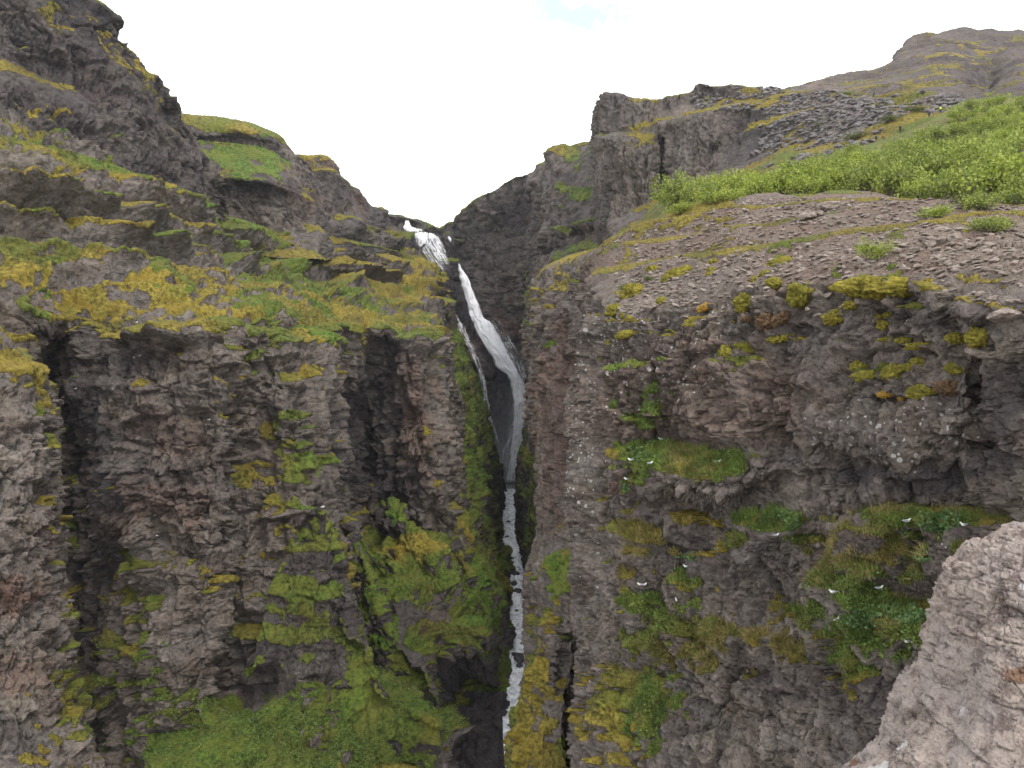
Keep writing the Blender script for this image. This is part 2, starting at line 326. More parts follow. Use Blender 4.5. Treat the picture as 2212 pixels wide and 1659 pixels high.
sheet('cliff_left_high', [
 [(-260,-330,240),(-150,-250,250),(0,-150,262),(100,-80,270),(170,-20,277),(198,0,280),(216,12,282),(236,34,285),(256,50,289),(265,72,291),(262,84,291.5),(268,98,292),(290,118,294),(300,140,295),(318,164,300),(345,166,304),(354,180,306),(358,202,308),(375,226,314),(390,242,318),(402,262,322),(428,296,326),(436,325,328),(458,352,331),(468,400,335),(478,430,345),(490,450,372)],
 [(-260,-100,236),(-150,-60,244),(0,-10,252),(60,0,258),(120,20,264),(170,30,271),(215,45,277),(244,76,283),(262,110,289),(290,140,292),(316,180,296),(340,200,300),(352,225,304),(372,250,310),(392,275,316),(418,312,322),(440,348,326),(460,385,331),(474,425,340),(488,460,372)],
 [(-260,20,236),(-150,40,242),(0,50,250),(60,70,256),(150,70,266),(200,90,273),(240,130,281),(270,170,287),(300,210,290),(340,260,297),(380,300,305),(415,340,314),(440,375,320),(464,412,330),(474,440,345),(486,475,372)],
 [(-260,120,232),(-150,140,240),(0,125,246),(60,130,254),(120,150,262),(200,190,270),(260,250,277),(300,285,287),(330,300,294),(370,335,302),(400,360,310),(440,395,320),(466,425,330),(476,455,350),(484,480,372)],
 [(-260,180,226),(-150,200,232),(0,180,238),(60,190,246),(120,215,252),(190,250,260),(250,300,272),(300,330,282),(340,360,292),(370,385,298),(400,400,306),(440,420,318),(468,440,330),(478,465,350),(486,490,372)],
 [(-260,300,220),(0,280,234),(100,290,244),(190,330,256),(300,400,276),(400,450,300),(480,500,320)],
 [(-260,360,218),(0,360,230),(100,370,240),(300,460,270),(480,560,300)]],
 1.5, amp=.95, strata=(2.4, 27, .2), moss=(.62, .5), green=.35, dark=.6, lich=.12, olive=.35, aniso=(1.15,1.15,1.0),
 paint=[('m',150,22,80,26,8,.9),('o',150,22,90,30,8,.7),('m',310,170,100,14,52,.9),('m',235,75,40,10,60,.8),('m',345,230,40,60,0,.35),('o',345,230,50,80,0,.8),('d',70,90,80,50,10,.85),('d',200,120,80,20,25,.7),('m',200,150,110,60,35,-.5),('m',380,350,60,60,30,-.5),('r',210,200,60,30,30,.35),
        ('m',20,125,50,10,20,.8),('g',20,125,60,14,20,.6),('m',110,235,80,10,22,1.),('g',110,235,90,14,22,.15),('m',260,310,50,12,55,.9),('g',260,310,60,20,40,1.)])
TP = [('m',560,870,80,34,62,.7),('m',630,1010,90,34,62,.7),('g',600,930,220,60,62,.8),('m',690,1180,90,30,66,.7),('m',520,760,60,20,60,.6),('m',560,560,160,18,34,.8),('g',560,560,170,24,34,1.2),('m',350,420,110,12,30,.7),('g',350,420,110,16,30,1.),('m',640,700,110,16,24,.7),('g',640,700,110,20,24,1.1),('m',1020,1600,75,170,0,-1.8),('d',1020,1600,75,170,0,1.),('g',250,640,330,46,4,.02),('m',250,650,330,30,4,.15),('g',180,560,90,20,10,.8),('g',330,600,90,16,20,.8),('g',100,470,80,14,5,.8),('o',250,645,330,46,4,.05),('m',60,560,70,20,5,.5),('g',490,470,130,40,35,1.2),('m',520,490,150,28,37,1.),('g',640,600,160,28,28,1.2),('m',650,610,170,24,28,1.),('g',760,680,140,22,12,.6),('m',760,690,120,18,8,.8),  # shade of the bottom slot painted near black
      ('m',60,385,140,14,3,.9),('g',60,385,150,18,3,.2),('m',60,480,120,16,0,.6),('g',60,480,120,16,0,.35),('m',60,540,140,16,0,.7),('m',400,450,60,16,28,.7),('g',230,340,30,10,40,1.),('m',230,335,34,16,40,.8),('m',720,560,120,22,18,.6),('g',720,560,120,22,18,.1),('g',880,620,60,20,15,.08),('m',880,620,70,22,15,.7),('m',900,570,60,14,5,.7),('g',900,570,60,14,5,.05),
      ('m',780,740,60,46,20,.9),('g',780,740,60,46,20,.35),('m',720,720,60,14,25,.6),
      ('m',210,430,70,40,0,-.45),('m',220,500,60,24,10,-.35),('m',110,350,60,10,0,-.3),('m',420,620,50,20,10,-.4),('s',40,700,50,30,20,.3),('g',60,700,60,60,40,.9),('m',70,720,60,70,50,.9),('o',60,700,70,70,40,.2),
      # the wall below
      ('m',300,900,220,170,0,-.75),('m',420,1130,200,130,0,-.7),('m',640,860,90,60,0,-.5),('m',560,1480,200,60,0,-.2),('r',370,940,90,60,0,.35),('r',330,1080,140,60,0,.45),('l',300,800,200,60,0,.5),
      ('m',190,790,40,12,0,.9),('g',190,795,50,20,0,1.),('m',410,770,60,26,20,.7),('g',410,770,70,26,20,.35),('m',490,820,9,110,-2,1.2),('g',490,820,20,120,-2,.12),('m',540,760,50,30,0,.5),('g',560,720,60,60,0,.7),('m',590,930,80,60,0,.7),('g',620,930,60,30,0,.5),('o',570,970,80,60,0,.5),
      ('m',330,1190,90,34,0,.9),('g',340,1175,80,22,0,.85),('o',300,1230,110,50,0,.6),('m',250,1260,140,90,0,.55),('d',190,1250,80,500,0,.7),('g',170,1100,60,60,0,.9),('m',150,1120,50,60,0,.5),('m',230,1450,90,150,0,.35),('o',220,1400,110,200,0,.7),('g',220,1500,110,200,0,.8),  # shade in the recess behind the fin painted dark
      ('m',640,1160,90,70,-10,.75),('g',650,1150,70,40,-10,.55),('m',640,1370,110,60,-10,.7),('g',640,1370,110,60,0,.3),('o',640,1370,100,60,0,.5),('d',790,1400,150,220,0,.45),('m',800,1300,120,120,0,.4),('m',480,1590,250,90,-10,1.2),('g',650,1560,380,150,-10,1.35),('o',500,1580,300,90,-14,.08),('m',800,1560,120,90,20,.45),('m',745,1400,34,130,-20,.8),('g',780,1420,90,150,-20,.85),('m',400,1350,60,120,0,-.4),('o',400,1560,90,50,0,.6),  # gully shade between the ribs painted into the rock colour
      ('r',900,920,50,160,0,.5),('m',900,900,60,160,0,-.6),('d',790,930,60,180,0,.9),('m',780,900,60,160,0,-.5),('m',940,1140,80,70,0,.6),('g',930,1130,80,80,0,.45),('d',870,1060,60,60,0,.8)]  # recess beside the end buttress darkened in colour as shade
sheet('cliff_left_near', [
 [(-300,190,226),(-150,200,232),(0,225,240),(90,260,246),(150,275,252),(230,330,262),(300,385,276),(370,420,292),(430,440,310),(480,455,345),(540,480,372),(620,500,396),(700,525,428),(780,545,482),(850,550,545),(900,540,600),(925,545,640)],
 [(-300,290,212),(-150,300,216),(0,310,222),(100,325,232),(160,350,240),(230,385,252),(300,430,266),(370,465,278),(430,495,292),(500,520,326),(580,550,364),(660,570,400),(730,588,436),(800,600,480),(870,605,515),(935,595,545),(950,590,620)],
 [(-300,380,200),(-150,380,204),(0,390,210),(100,395,218),(200,415,230),(270,450,244),(350,490,256),(430,530,270),(500,560,292),(580,590,322),(660,610,352),(740,630,388),(810,640,425),(880,645,455),(945,640,490),(962,640,580)],
 [(-300,470,188),(-150,480,194),(0,490,200),(100,500,208),(200,515,216),(300,540,228),(400,570,240),(480,595,256),(560,615,280),(640,632,308),(720,652,340),(790,668,365),(860,680,390),(950,690,440),(968,690,540)],
 [(-300,560,176),(-150,570,182),(0,580,188),(100,590,194),(200,600,200),(300,610,207),(400,625,216),(480,640,228),(560,650,246),(640,662,268),(720,680,292),(790,690,312),(860,694,330),(950,705,370),(972,710,480)],
 [(-300,645,162),(-150,650,166),(0,660,172),(110,690,180),(200,688,183),(300,686,186),(400,682,190),(470,680,194),(540,672,202),(600,670,210),(660,685,222),(730,700,240),(790,708,262),(850,706,280),(900,706,288),(944,712,296),(968,720,380)],
 [(-300,700,160),(-150,710,164),(0,730,170),(80,735,182),(110,735,196),(130,725,192),(165,712,183),(300,704,180),(400,704,182),(472,702,186),(495,715,192),(560,690,198),(640,705,210),(700,725,224),(735,760,240),(770,790,262),(800,770,276),(830,745,280),(860,728,280),(946,732,290),(972,740,370)],
 [(-300,800,158),(0,800,164),(95,800,192),(120,790,196),(150,770,192),(170,750,184),(240,745,178),(300,750,177),(400,750,178),(474,750,183),(492,765,193),(560,760,195),(640,770,203),(700,780,214),(732,800,240),(770,815,266),(815,810,282),(840,790,282),(880,780,276),(948,780,286),(976,780,370)],
 [(-300,900,156),(0,900,163),(100,900,194),(135,900,194),(160,890,190),(180,880,184),(240,880,177),(330,880,176),(478,880,179),(500,890,192),(560,900,196),(620,900,192),(690,900,203),(722,900,222),(740,900,265),(800,900,290),(830,900,288),(850,895,284),(900,890,278),(956,890,286),(985,890,370)],
 [(-300,1000,155),(0,1000,162),(110,1000,194),(140,1000,193),(175,1000,189),(200,990,184),(250,985,176),(330,985,174),(480,985,177),(505,1000,190),(560,1000,192),(640,1000,190),(695,1000,201),(730,1000,222),(748,1000,266),(800,1000,292),(835,1000,290),(858,1000,284),(900,1000,279),(968,1000,286),(995,1000,360)],
 [(-300,1100,154),(0,1100,161),(115,1100,194),(150,1100,193),(200,1100,187),(230,1090,182),(270,1090,175),(350,1090,174),(482,1090,177),(500,1100,186),(560,1100,188),(640,1100,186),(690,1100,196),(712,1100,212),(735,1100,260),(790,1090,290),(840,1090,290),(870,1090,290),(910,1090,284),(968,1090,286),(1005,1100,350)],
 [(-300,1200,152),(0,1200,160),(120,1200,194),(160,1200,192),(220,1190,186),(270,1180,186),(320,1175,178),(400,1180,175),(470,1190,176),(492,1200,186),(560,1200,186),(640,1190,184),(700,1200,190),(728,1200,205),(755,1200,262),(850,1180,292),(930,1180,292),(1000,1190,296),(1030,1200,340)],
 [(-300,1300,150),(0,1300,158),(130,1300,196),(180,1300,194),(250,1290,188),(310,1280,182),(360,1275,174),(430,1280,172),(474,1290,175),(490,1300,183),(540,1300,185),(600,1300,183),(680,1300,186),(730,1310,193),(752,1330,210),(780,1330,260),(880,1330,292),(1000,1330,300),(1040,1330,330)],
 [(-300,1400,148),(0,1400,156),(150,1400,192),(200,1400,190),(270,1400,184),(330,1390,178),(380,1380,172),(440,1390,171),(468,1400,173),(484,1400,180),(540,1400,181),(600,1400,180),(680,1400,181),(735,1400,185),(775,1410,195),(805,1420,215),(840,1420,260),(1000,1420,290),(1050,1420,320)],
 [(-300,1500,146),(0,1500,153),(160,1500,186),(220,1500,184),(290,1490,180),(350,1480,175),(400,1480,171),(450,1485,172),(480,1490,180),(540,1480,182),(600,1470,178),(680,1480,174),(750,1490,176),(810,1500,182),(860,1510,190),(895,1520,208),(930,1520,260),(1050,1520,290)],
 [(-300,1600,144),(0,1600,150),(180,1600,196),(240,1590,188),(320,1570,178),(400,1560,172),(480,1550,168),(560,1560,165),(640,1570,164),(720,1580,164),(800,1590,166),(870,1600,172),(925,1610,184),(948,1610,210),(965,1610,270),(1060,1610,290)],
 [(-300,1740,140),(0,1740,146),(200,1740,182),(300,1720,168),(400,1710,160),(500,1720,155),(640,1730,153),(760,1730,155),(860,1720,160),(930,1720,172),(955,1720,200),(975,1720,260),(1060,1720,280)],
 [(-300,2000,130),(200,2000,150),(500,2000,138),(760,2000,138),(900,2000,146),(990,2000,190),(1060,2000,230)]],
 1.15, amp=1.0, strata=(5.2, 13.5, .9), moss=(.38, .8), flatn=.4, sub=.06, fine=.6, rib=2.6, cush=.5, green=.48, dark=.05, lich=.25, olive=.3, paint=TP, autoback=None, zoff=2.5, res=1.0)
sheet('cliff_gorge_left', [
 [(840,520,620),(900,545,600),(935,565,592),(952,585,590),(960,595,592),(961,600,640)],
 [(860,590,545),(900,600,540),(935,610,545),(955,630,560),(970,640,575),(971,645,640)],
 [(880,690,440),(930,690,455),(955,700,480),(972,705,520),(985,712,560),(986,715,630)],
 [(890,740,410),(940,745,425),(970,755,455),(992,755,500),(1006,762,550),(1007,765,630)],
 [(900,790,390),(950,800,405),(990,805,445),(1012,805,500),(1024,805,550),(1025,810,630)],
 [(910,880,350),(960,890,368),(1005,900,415),(1032,890,490),(1045,885,550),(1046,890,630)],
 [(920,1000,325),(985,1000,345),(1030,1000,390),(1060,1000,470),(1074,995,550),(1075,1000,630)],
 [(950,1090,308),(1000,1100,325),(1046,1095,370),(1074,1085,450),(1086,1080,520),(1087,1085,605)],
 [(950,1180,298),(1015,1180,306),(1052,1170,350),(1074,1165,400),(1086,1165,455),(1087,1170,540)],
 [(950,1260,288),(1030,1260,296),(1072,1245,318),(1092,1240,350),(1102,1240,385),(1103,1245,470)],
 [(950,1350,278),(1050,1340,286),(1084,1335,298),(1094,1335,312),(1100,1335,335),(1101,1340,420)],
 [(950,1450,268),(1060,1440,272),(1090,1430,276),(1102,1430,285),(1106,1430,298),(1107,1440,380)],
 [(950,1560,252),(1060,1550,254),(1088,1540,256),(1098,1540,258),(1104,1540,266),(1105,1550,330)],
 [(950,1720,232),(1060,1720,232),(1088,1720,232),(1100,1720,236),(1106,1720,246),(1107,1720,300)],
 [(950,1900,215),(1060,1900,215),(1108,1900,230)]],
 1.7, rib=2.5, flatn=.2, amp=.6, strata=(1.2, 17, .9), moss=(-.02, .5), green=.9, dark=.45, lich=.0, olive=.12, autoback=None,
 paint=[('m',905,620,60,60,0,.3),('g',900,600,80,60,10,.15),('d',965,640,24,70,0,.9),('m',965,640,26,70,0,-.9),('m',1000,900,60,220,0,.35),('g',965,760,40,30,40,.3),('m',1080,1040,30,90,-10,-.35),('d',1070,1020,40,120,-10,.7),('g',1000,880,90,200,0,.92),('m',1090,1400,22,120,0,-.25),('o',1080,1100,30,120,0,.5),('m',1030,1630,150,170,0,-1.8),('d',1030,1650,150,230,0,1.),('m',1040,1720,150,150,0,-1.5),('m',1020,1240,60,60,20,.4)])  # lower slot gets its shade as near-black paint
sheet('cliff_spur', [
 [(760,1040,340),(850,1070,350),(900,1110,350),(1000,1250,352),(1060,1370,360),(1090,1420,370)],
 [(760,1110,310),(812,1098,292),(845,1090,280),(890,1138,272),(928,1176,266),(955,1240,260),(979,1300,255),(1016,1340,251),(1049,1367,250),(1072,1395,256),(1085,1410,275)],
 [(740,1200,280),(800,1190,274),(850,1180,268),(890,1210,264),(930,1270,256),(970,1340,249),(1010,1372,246),(1046,1392,247),(1066,1410,254),(1084,1425,275)],
 [(730,1300,256),(800,1290,252),(850,1290,246),(900,1320,242),(950,1370,239),(1000,1400,240),(1044,1408,244),(1062,1422,252),(1082,1440,275)],
 [(730,1400,238),(800,1370,234),(850,1380,230),(900,1410,228),(950,1425,234),(1000,1430,242),(1040,1435,247),(1058,1445,256),(1082,1460,280)],
 [(730,1500,226),(800,1460,224),(860,1450,224),(910,1460,225),(945,1470,236),(980,1475,262),(1030,1475,270),(1056,1480,268),(1082,1490,290)],
 [(730,1600,216),(850,1570,216),(915,1570,218),(940,1570,228),(962,1570,262),(1000,1570,286),(1050,1570,280),(1085,1570,285)],
 [(730,1730,206),(850,1720,206),(920,1720,210),(950,1720,228),(975,1720,265),(1010,1720,282),(1050,1720,272),(1090,1720,268)],
 [(730,1950,196),(850,1950,196),(930,1950,206),(1000,1950,250),(1090,1950,250)]],
 1.5, amp=1.1, strata=(1.8, 15, 2.1), moss=(.10, .55), green=.9, dark=.6, lich=.05, olive=.15, autoback=None, flatn=.3, rib=4.,
 paint=[('m',930,1240,110,40,52,.8),('g',900,1230,120,40,52,.7),('m',830,1220,60,60,0,-.2),('d',800,1280,60,60,0,.6),('m',860,1390,60,40,10,-.7),('d',860,1390,60,40,10,.5),('o',980,1360,60,40,20,.7),('d',1020,1580,110,150,0,1.),('m',1020,1590,110,150,0,-1.8),('m',1000,1410,50,20,10,-.8),('m',1060,1560,20,80,0,.5)])  # cavern and gully shade below the crest painted dark
sheet('cliff_fin', [
 [(-420,500,200),(-200,580,200),(0,730,200),(40,780,200),(85,830,200),(105,860,200)],
 [(-420,440,104),(-200,560,110),(-100,630,114),(0,712,118),(40,755,121),(78,800,126),(100,830,132),(108,860,142)],
 [(-420,620,100),(-200,690,106),(-100,740,108),(0,770,112),(50,800,115),(90,840,120),(108,880,130),(110,900,140)],
 [(-420,780,98),(-200,800,104),(-100,810,106),(0,830,109),(60,860,112),(105,900,118),(120,925,130),(123,940,142)],
 [(-420,1000,96),(-200,1000,101),(0,1000,105),(60,1000,108),(110,1000,114),(125,1000,126),(128,1000,140)],
 [(-420,1150,95),(-200,1150,100),(0,1150,103),(60,1150,106),(110,1150,111),(128,1150,124),(131,1150,138)],
 [(-420,1300,94),(0,1300,101),(60,1300,103),(115,1300,109),(142,1300,121),(145,1300,135)],
 [(-420,1400,93),(0,1400,100),(60,1400,102),(125,1400,108),(152,1400,119),(155,1400,134)],
 [(-420,1520,92),(0,1520,98),(60,1520,100),(135,1520,106),(166,1520,117),(169,1520,132)],
 [(-420,1659,90),(0,1659,96),(80,1659,98),(160,1659,104),(203,1659,116),(206,1659,130)],
 [(-420,1900,86),(0,1900,92),(100,1900,94),(200,1900,100),(260,1900,112),(265,1900,126)]],
 .8, fine=.6, amp=.9, strata=(.9, 9, .3), moss=(.42, .5), green=.25, dark=0., lich=.45, olive=.2, autoback=None,
 paint=[('m',30,770,90,22,46,1.),('m',55,830,80,16,52,.8),('m',118,960,16,80,0,.7),('g',118,960,20,80,0,.35),('m',140,1300,18,330,-6,.8),('g',150,1500,40,200,0,.6),('m',20,1250,110,400,0,-1.1),('r',40,1290,70,60,0,.8),('r',40,1450,90,60,0,.5),('r',60,1400,14,12,0,1.),('d',40,1600,90,40,0,.35)])
# ---- mossy ribs that plunge from the left wall into the gorge
def ribsheet(crest, sc, drops=((14,.0,0),(60,.012,-6),(150,.03,-16),(300,.055,-30),(520,.085,-45)), **kw):
    c = np.array(crest, float); t = np.concatenate([[0], np.cumsum(np.hypot(np.diff(c[:, 0]), np.diff(c[:, 1])))]); c = pchip(t, c, np.linspace(0, t[-1], 14))
    n_ = np.linspace(0, 1, 14); wob = 3*np.sin(n_*17+c[0, 0])
    rows = [[(x-14, y+30, d*1.10) for x, y, d in c], [(x-4, y+4, d*1.025) for x, y, d in c], [tuple(v) for v in c]]
    for dy, dd_, dx in drops: rows.append([(x+dx*(1-k*.7), y+dy+w_, d*(1-dd_)) for (x, y, d), k, w_ in zip(c, n_, wob)])
    rows = [[(x+i*.01, y, d) for i, (x, y, d) in enumerate(sorted(r))] for r in rows]
    x1 = c[-1, 0]; kw.setdefault('strata', (1.0, 13, c[0, 0] % 3))
    a = dict(amp=.55, moss=(.10, .6), green=1., dark=.6, lich=0, olive=.25, autoback=None, flatn=0., res=.9, rib=1.3*sc); a.update(kw)
    rows = [r+[(r[-1][0]+1.5, r[-1][1]+10, r[-1][2]*1.16)] for r in rows]
    sheet('cliff_rib', rows, sc, **a)
ribsheet([(640,1115,187),(660,1100,187),(690,1092,187),(715,1150,185),(742,1240,182),(764,1330,179),(795,1410,176),(815,1470,174),(850,1512,172),(905,1545,171),(940,1575,169)], 1.1, drops=((16,.0,-4),(50,.01,-14),(110,.03,-40),(200,.05,-70),(330,.08,-100)), paint=[('m',640,1150,90,60,-10,.6),('g',640,1140,80,60,0,.6),('m',800,1430,60,160,-20,.5),('g',800,1430,90,200,-20,1.2),('m',700,1560,150,100,0,.7)])
ribsheet([(690,1050,250),(735,1096,240),(770,1175,231),(802,1250,225),(838,1352,217),(872,1395,214),(913,1425,211),(936,1480,208),(948,1560,205)], 1.3, drops=((16,.0,-2),(60,.01,-10),(130,.025,-24),(240,.05,-40),(420,.08,-60)))
ribsheet([(880,960,300),(925,1040,297),(960,1110,294),(990,1190,290),(1020,1265,285),(1058,1340,280),(1078,1410,275)], 1.5, drops=((14,0,-2),(60,.01,-8),(140,.025,-16),(260,.05,-26)))
ribsheet([(935,700,455),(958,760,448),(982,830,440),(1006,920,432),(1030,1010,424),(1050,1090,412),(1068,1160,398)], 1.8, drops=((12,0,-2),(60,.01,-6),(150,.025,-12),(280,.04,-16)), olive=.15)
ribsheet([(925,860,350),(950,930,345),(978,1010,338),(1002,1090,332),(1030,1170,325),(1060,1260,316),(1086,1330,306)], 1.6, drops=((12,0,-2),(60,.01,-6),(150,.025,-14),(280,.04,-20)))
# ---- right side, far to near
sheet('hill', [
 [(1480,215,760),(1560,215,740),(1690,196,720),(1750,180,735),(1800,166,745),(1850,156,752),(1890,150,758),(1925,135,765),(1948,104,772),(1975,86,778),(2005,78,785),(2040,70,792),(2075,66,798),(2110,66,805),(2160,68,815),(2212,68,825),(2400,60,850),(2600,70,880)],
 [(1480,240,640),(1560,235,640),(1690,215,640),(1800,190,660),(1900,168,680),(1950,140,700),(2000,112,715),(2060,100,725),(2130,105,735),(2212,105,740),(2400,100,760),(2600,110,780)],
 [(1480,260,520),(1690,240,530),(1800,215,540),(1900,195,560),(2000,170,575),(2060,160,585),(2100,172,600),(2135,190,612),(2170,165,590),(2212,150,580),(2400,150,600),(2600,160,620)],
 [(1480,300,400),(1690,270,420),(1900,235,440),(2060,215,450),(2090,228,458),(2130,215,450),(2212,200,440),(2400,205,440),(2600,220,440)],
 [(1480,360,300),(1900,330,300),(2212,330,300),(2600,350,300)]],
 2.8, amp=.4, strata=(2.5, 13, .5), moss=(.82, .7), green=.12, dark=.7, lich=0, olive=.85, soil=.25, res=.9,
 paint=[('m',2000,150,200,22,-12,.5),('g',2000,160,200,26,-12,.2),('o',2020,145,190,20,-12,.45),('m',2170,200,60,30,-30,.4),('d',2060,190,90,30,-15,.7),('s',1760,200,110,14,-6,.8),('m',1760,190,110,14,-10,.1),('r',2000,90,70,14,-8,.5),('m',1980,95,90,20,-10,-.5)])
RT = [('m',1430,390,10,60,0,1.),('g',1430,390,16,70,0,1.),('m',1600,222,90,14,-2,.9),('g',1600,222,100,16,-2,.1),('m',1400,292,60,12,-10,.7),('g',1430,290,60,20,0,.6),('o',1600,222,90,16,0,.4),('m',1340,340,50,18,0,.3),('o',1340,340,60,18,0,1.),('m',1620,330,60,12,-30,.7),('m',1700,300,60,8,-20,.6),('m',1600,380,60,12,-10,.7),
      ('m',1560,330,110,90,0,-.5),('d',1580,300,110,60,-10,.55),('d',1560,280,90,30,-10,.5),('m',1350,400,60,80,0,-.3),('m',1800,250,160,60,0,-.2),('s',1850,215,200,14,0,.6),('s',1990,250,60,60,0,.5),('g',1900,240,200,40,0,.6),('m',1930,225,80,8,5,.7)]
sheet('cliff_tower', [
 [(1286,240,440),(1303,214,345),(1312,206,338),(1325,201,335),(1350,205,333),(1375,210,331),(1410,212,329),(1425,213,328),(1438,207,326),(1455,205,324),(1482,204,322),(1496,192,321),(1508,178,319),(1522,178,317),(1545,186,312),(1600,191,304),(1640,192,298),(1690,192,290),(1750,198,280),(1820,202,268),(1880,206,255),(1950,208,242),(2010,208,232),(2040,214,225),(2070,214,222),(2120,222,212),(2212,222,200),(2400,225,190)],
 [(1286,260,440),(1302,240,342),(1320,232,333),(1350,232,329),(1400,236,326),(1450,232,322),(1490,225,318),(1520,212,314),(1560,212,306),(1640,215,290),(1750,220,270),(1850,222,250),(1950,226,230),(2040,228,216),(2120,232,205),(2400,240,182)],
 [(1286,300,430),(1308,285,340),(1330,286,330),(1360,288,325),(1400,288,320),(1430,282,316),(1470,262,309),(1510,240,304),(1560,234,298),(1640,236,280),(1750,240,258),(1850,240,236),(1950,242,214),(2040,245,200),(2120,245,190),(2400,260,170)],
 [(1286,340,420),(1304,312,336),(1330,304,322),(1360,302,316),(1400,304,312),(1420,306,314),(1432,312,318),(1445,306,310),(1480,290,302),(1540,262,296),(1600,256,286),(1680,260,265),(1760,265,246),(1850,265,224),(1950,270,200),(2040,270,186),(2120,275,176),(2400,300,150)],
 [(1286,400,410),(1310,380,330),(1330,380,318),(1360,380,312),(1405,380,307),(1420,380,312),(1430,380,318),(1440,378,309),(1470,370,300),(1520,340,292),(1570,320,285),(1620,310,270),(1680,305,252),(1760,310,230),(1850,310,205),(1950,310,182),(2040,310,170),(2120,310,160),(2400,340,130)],
 [(1286,450,400),(1312,430,326),(1335,440,314),(1380,440,307),(1415,435,303),(1430,430,310),(1445,425,302),(1480,410,292),(1530,385,280),(1580,365,262),(1640,345,245),(1700,335,226),(1780,335,206),(1860,330,184),(1950,330,165),(2120,340,145),(2400,370,110)],
 [(1280,500,380),(1312,475,318),(1350,470,308),(1400,465,298),(1440,455,288),(1490,425,270),(1550,405,245),(1620,385,218),(1700,370,196),(1780,365,176),(1860,360,156),(1950,360,140),(2120,380,120),(2400,420,90)],
 [(1280,560,360),(1312,530,300),(1360,510,280),(1440,490,240),(1550,460,190),(1700,430,150),(1860,420,120),(2120,440,95),(2400,470,70)],
 [(1280,660,330),(1360,620,240),(1550,560,150),(1860,520,100),(2400,560,60)]],
 1.35, amp=.8, strata=(1.2, 16, 2.6), moss=(.62, .55), green=.2, dark=.2, lich=.2, olive=.5, aniso=(2.1,2.1,.42), sub=.02, paint=RT)
sheet('cliff_gorge_right', [
 [(1144,560,600),(1145,560,520),(1165,555,450),(1200,540,400),(1260,520,360),(1310,490,350)],
 [(1142,640,600),(1143,640,470),(1160,640,420),(1200,640,350),(1260,640,330),(1310,640,320)],
 [(1133,720,600),(1134,720,470),(1150,720,410),(1200,720,330),(1310,720,300)],
 [(1138,800,600),(1139,790,455),(1155,790,395),(1205,790,320),(1310,790,290)],
 [(1142,870,600),(1143,860,440),(1165,860,370),(1210,850,300),(1310,850,280)],
 [(1137,950,590),(1138,940,425),(1158,940,355),(1200,940,290),(1310,950,270)],
 [(1121,1020,590),(1122,1010,430),(1142,1010,355),(1190,1010,285),(1310,1020,260)],
 [(1117,1090,560),(1118,1080,425),(1140,1080,345),(1190,1080,275),(1310,1090,250)],
 [(1119,1160,490),(1120,1155,395),(1140,1155,330),(1190,1155,265),(1310,1160,240)],
 [(1129,1215,450),(1130,1210,366),(1145,1215,318),(1190,1215,260),(1310,1220,235)],
 [(1153,1275,410),(1154,1265,345),(1162,1270,300),(1200,1275,255),(1310,1280,230)],
 [(1164,1400,350),(1165,1400,300),(1175,1400,280),(1210,1400,240),(1310,1400,220)],
 [(1158,1700,260),(1165,1700,230),(1210,1700,210),(1310,1700,200)]],
 1.7, amp=.5, strata=(.6, 16, .9), moss=(.12, .5), green=.85, dark=.4, lich=0, olive=.25, autoback=None,
 paint=[('m',1160,900,40,200,0,.3),('g',1140,800,20,140,0,.7),('m',1180,560,60,60,0,-.4),('m',1155,1100,30,120,0,.4),('r',1170,640,20,60,0,.6),('m',1120,1110,12,120,0,-.3),('d',1118,1100,16,160,0,.7)])
sheet('cliff_buttress', [
 [(1135,640,240),(1160,610,200),(1185,580,190),(1220,560,170),(1260,545,150),(1320,530,140),(1400,500,130)],
 [(1140,660,190),(1160,608,150),(1180,580,141),(1215,564,134),(1255,552,126),(1300,540,116),(1400,520,104)],
 [(1132,700,190),(1148,660,144),(1165,628,136),(1205,612,128),(1255,600,118),(1300,600,108),(1400,590,96)],
 [(1128,740,185),(1145,710,142),(1162,690,131),(1205,680,122),(1255,680,116),(1305,680,106),(1400,680,94)],
 [(1136,800,180),(1153,800,140),(1168,800,128),(1205,800,120),(1255,800,115),(1305,800,105),(1400,800,92)],
 [(1152,950,175),(1166,950,138),(1180,950,126),(1215,950,118),(1260,950,112),(1305,950,104),(1400,950,90)],
 [(1162,1050,170),(1176,1050,134),(1190,1050,122),(1225,1050,115),(1260,1050,110),(1305,1050,102),(1400,1050,88)],
 [(1150,1180,165),(1166,1180,132),(1180,1180,120),(1215,1180,112),(1260,1180,106),(1400,1180,86)],
 [(1134,1245,165),(1148,1245,128),(1165,1245,118),(1215,1245,110),(1260,1245,104),(1400,1245,85)],
 [(1134,1400,165),(1150,1400,124),(1215,1400,108),(1260,1400,106),(1400,1400,84)],
 [(1134,1800,140),(1150,1800,110),(1215,1800,100),(1400,1800,80)]],
 .8, amp=.75, strata=(.5, 12, .6), moss=(.62, .5), green=.15, dark=.05, lich=.25, olive=.3, autoback=None,
 paint=[('m',1210,560,60,10,-22,1.2),('g',1200,560,130,60,-22,.05),('m',1180,620,70,18,-30,.8),('o',1190,590,90,50,-22,.1),('m',1250,590,50,20,-10,.6),('m',1230,900,90,260,0,-.5),('r',1215,900,60,260,0,.55),('m',1150,760,12,160,0,.9),('g',1150,760,20,160,0,.8),('m',1182,730,14,20,0,1.),('g',1182,730,20,24,0,1.)])
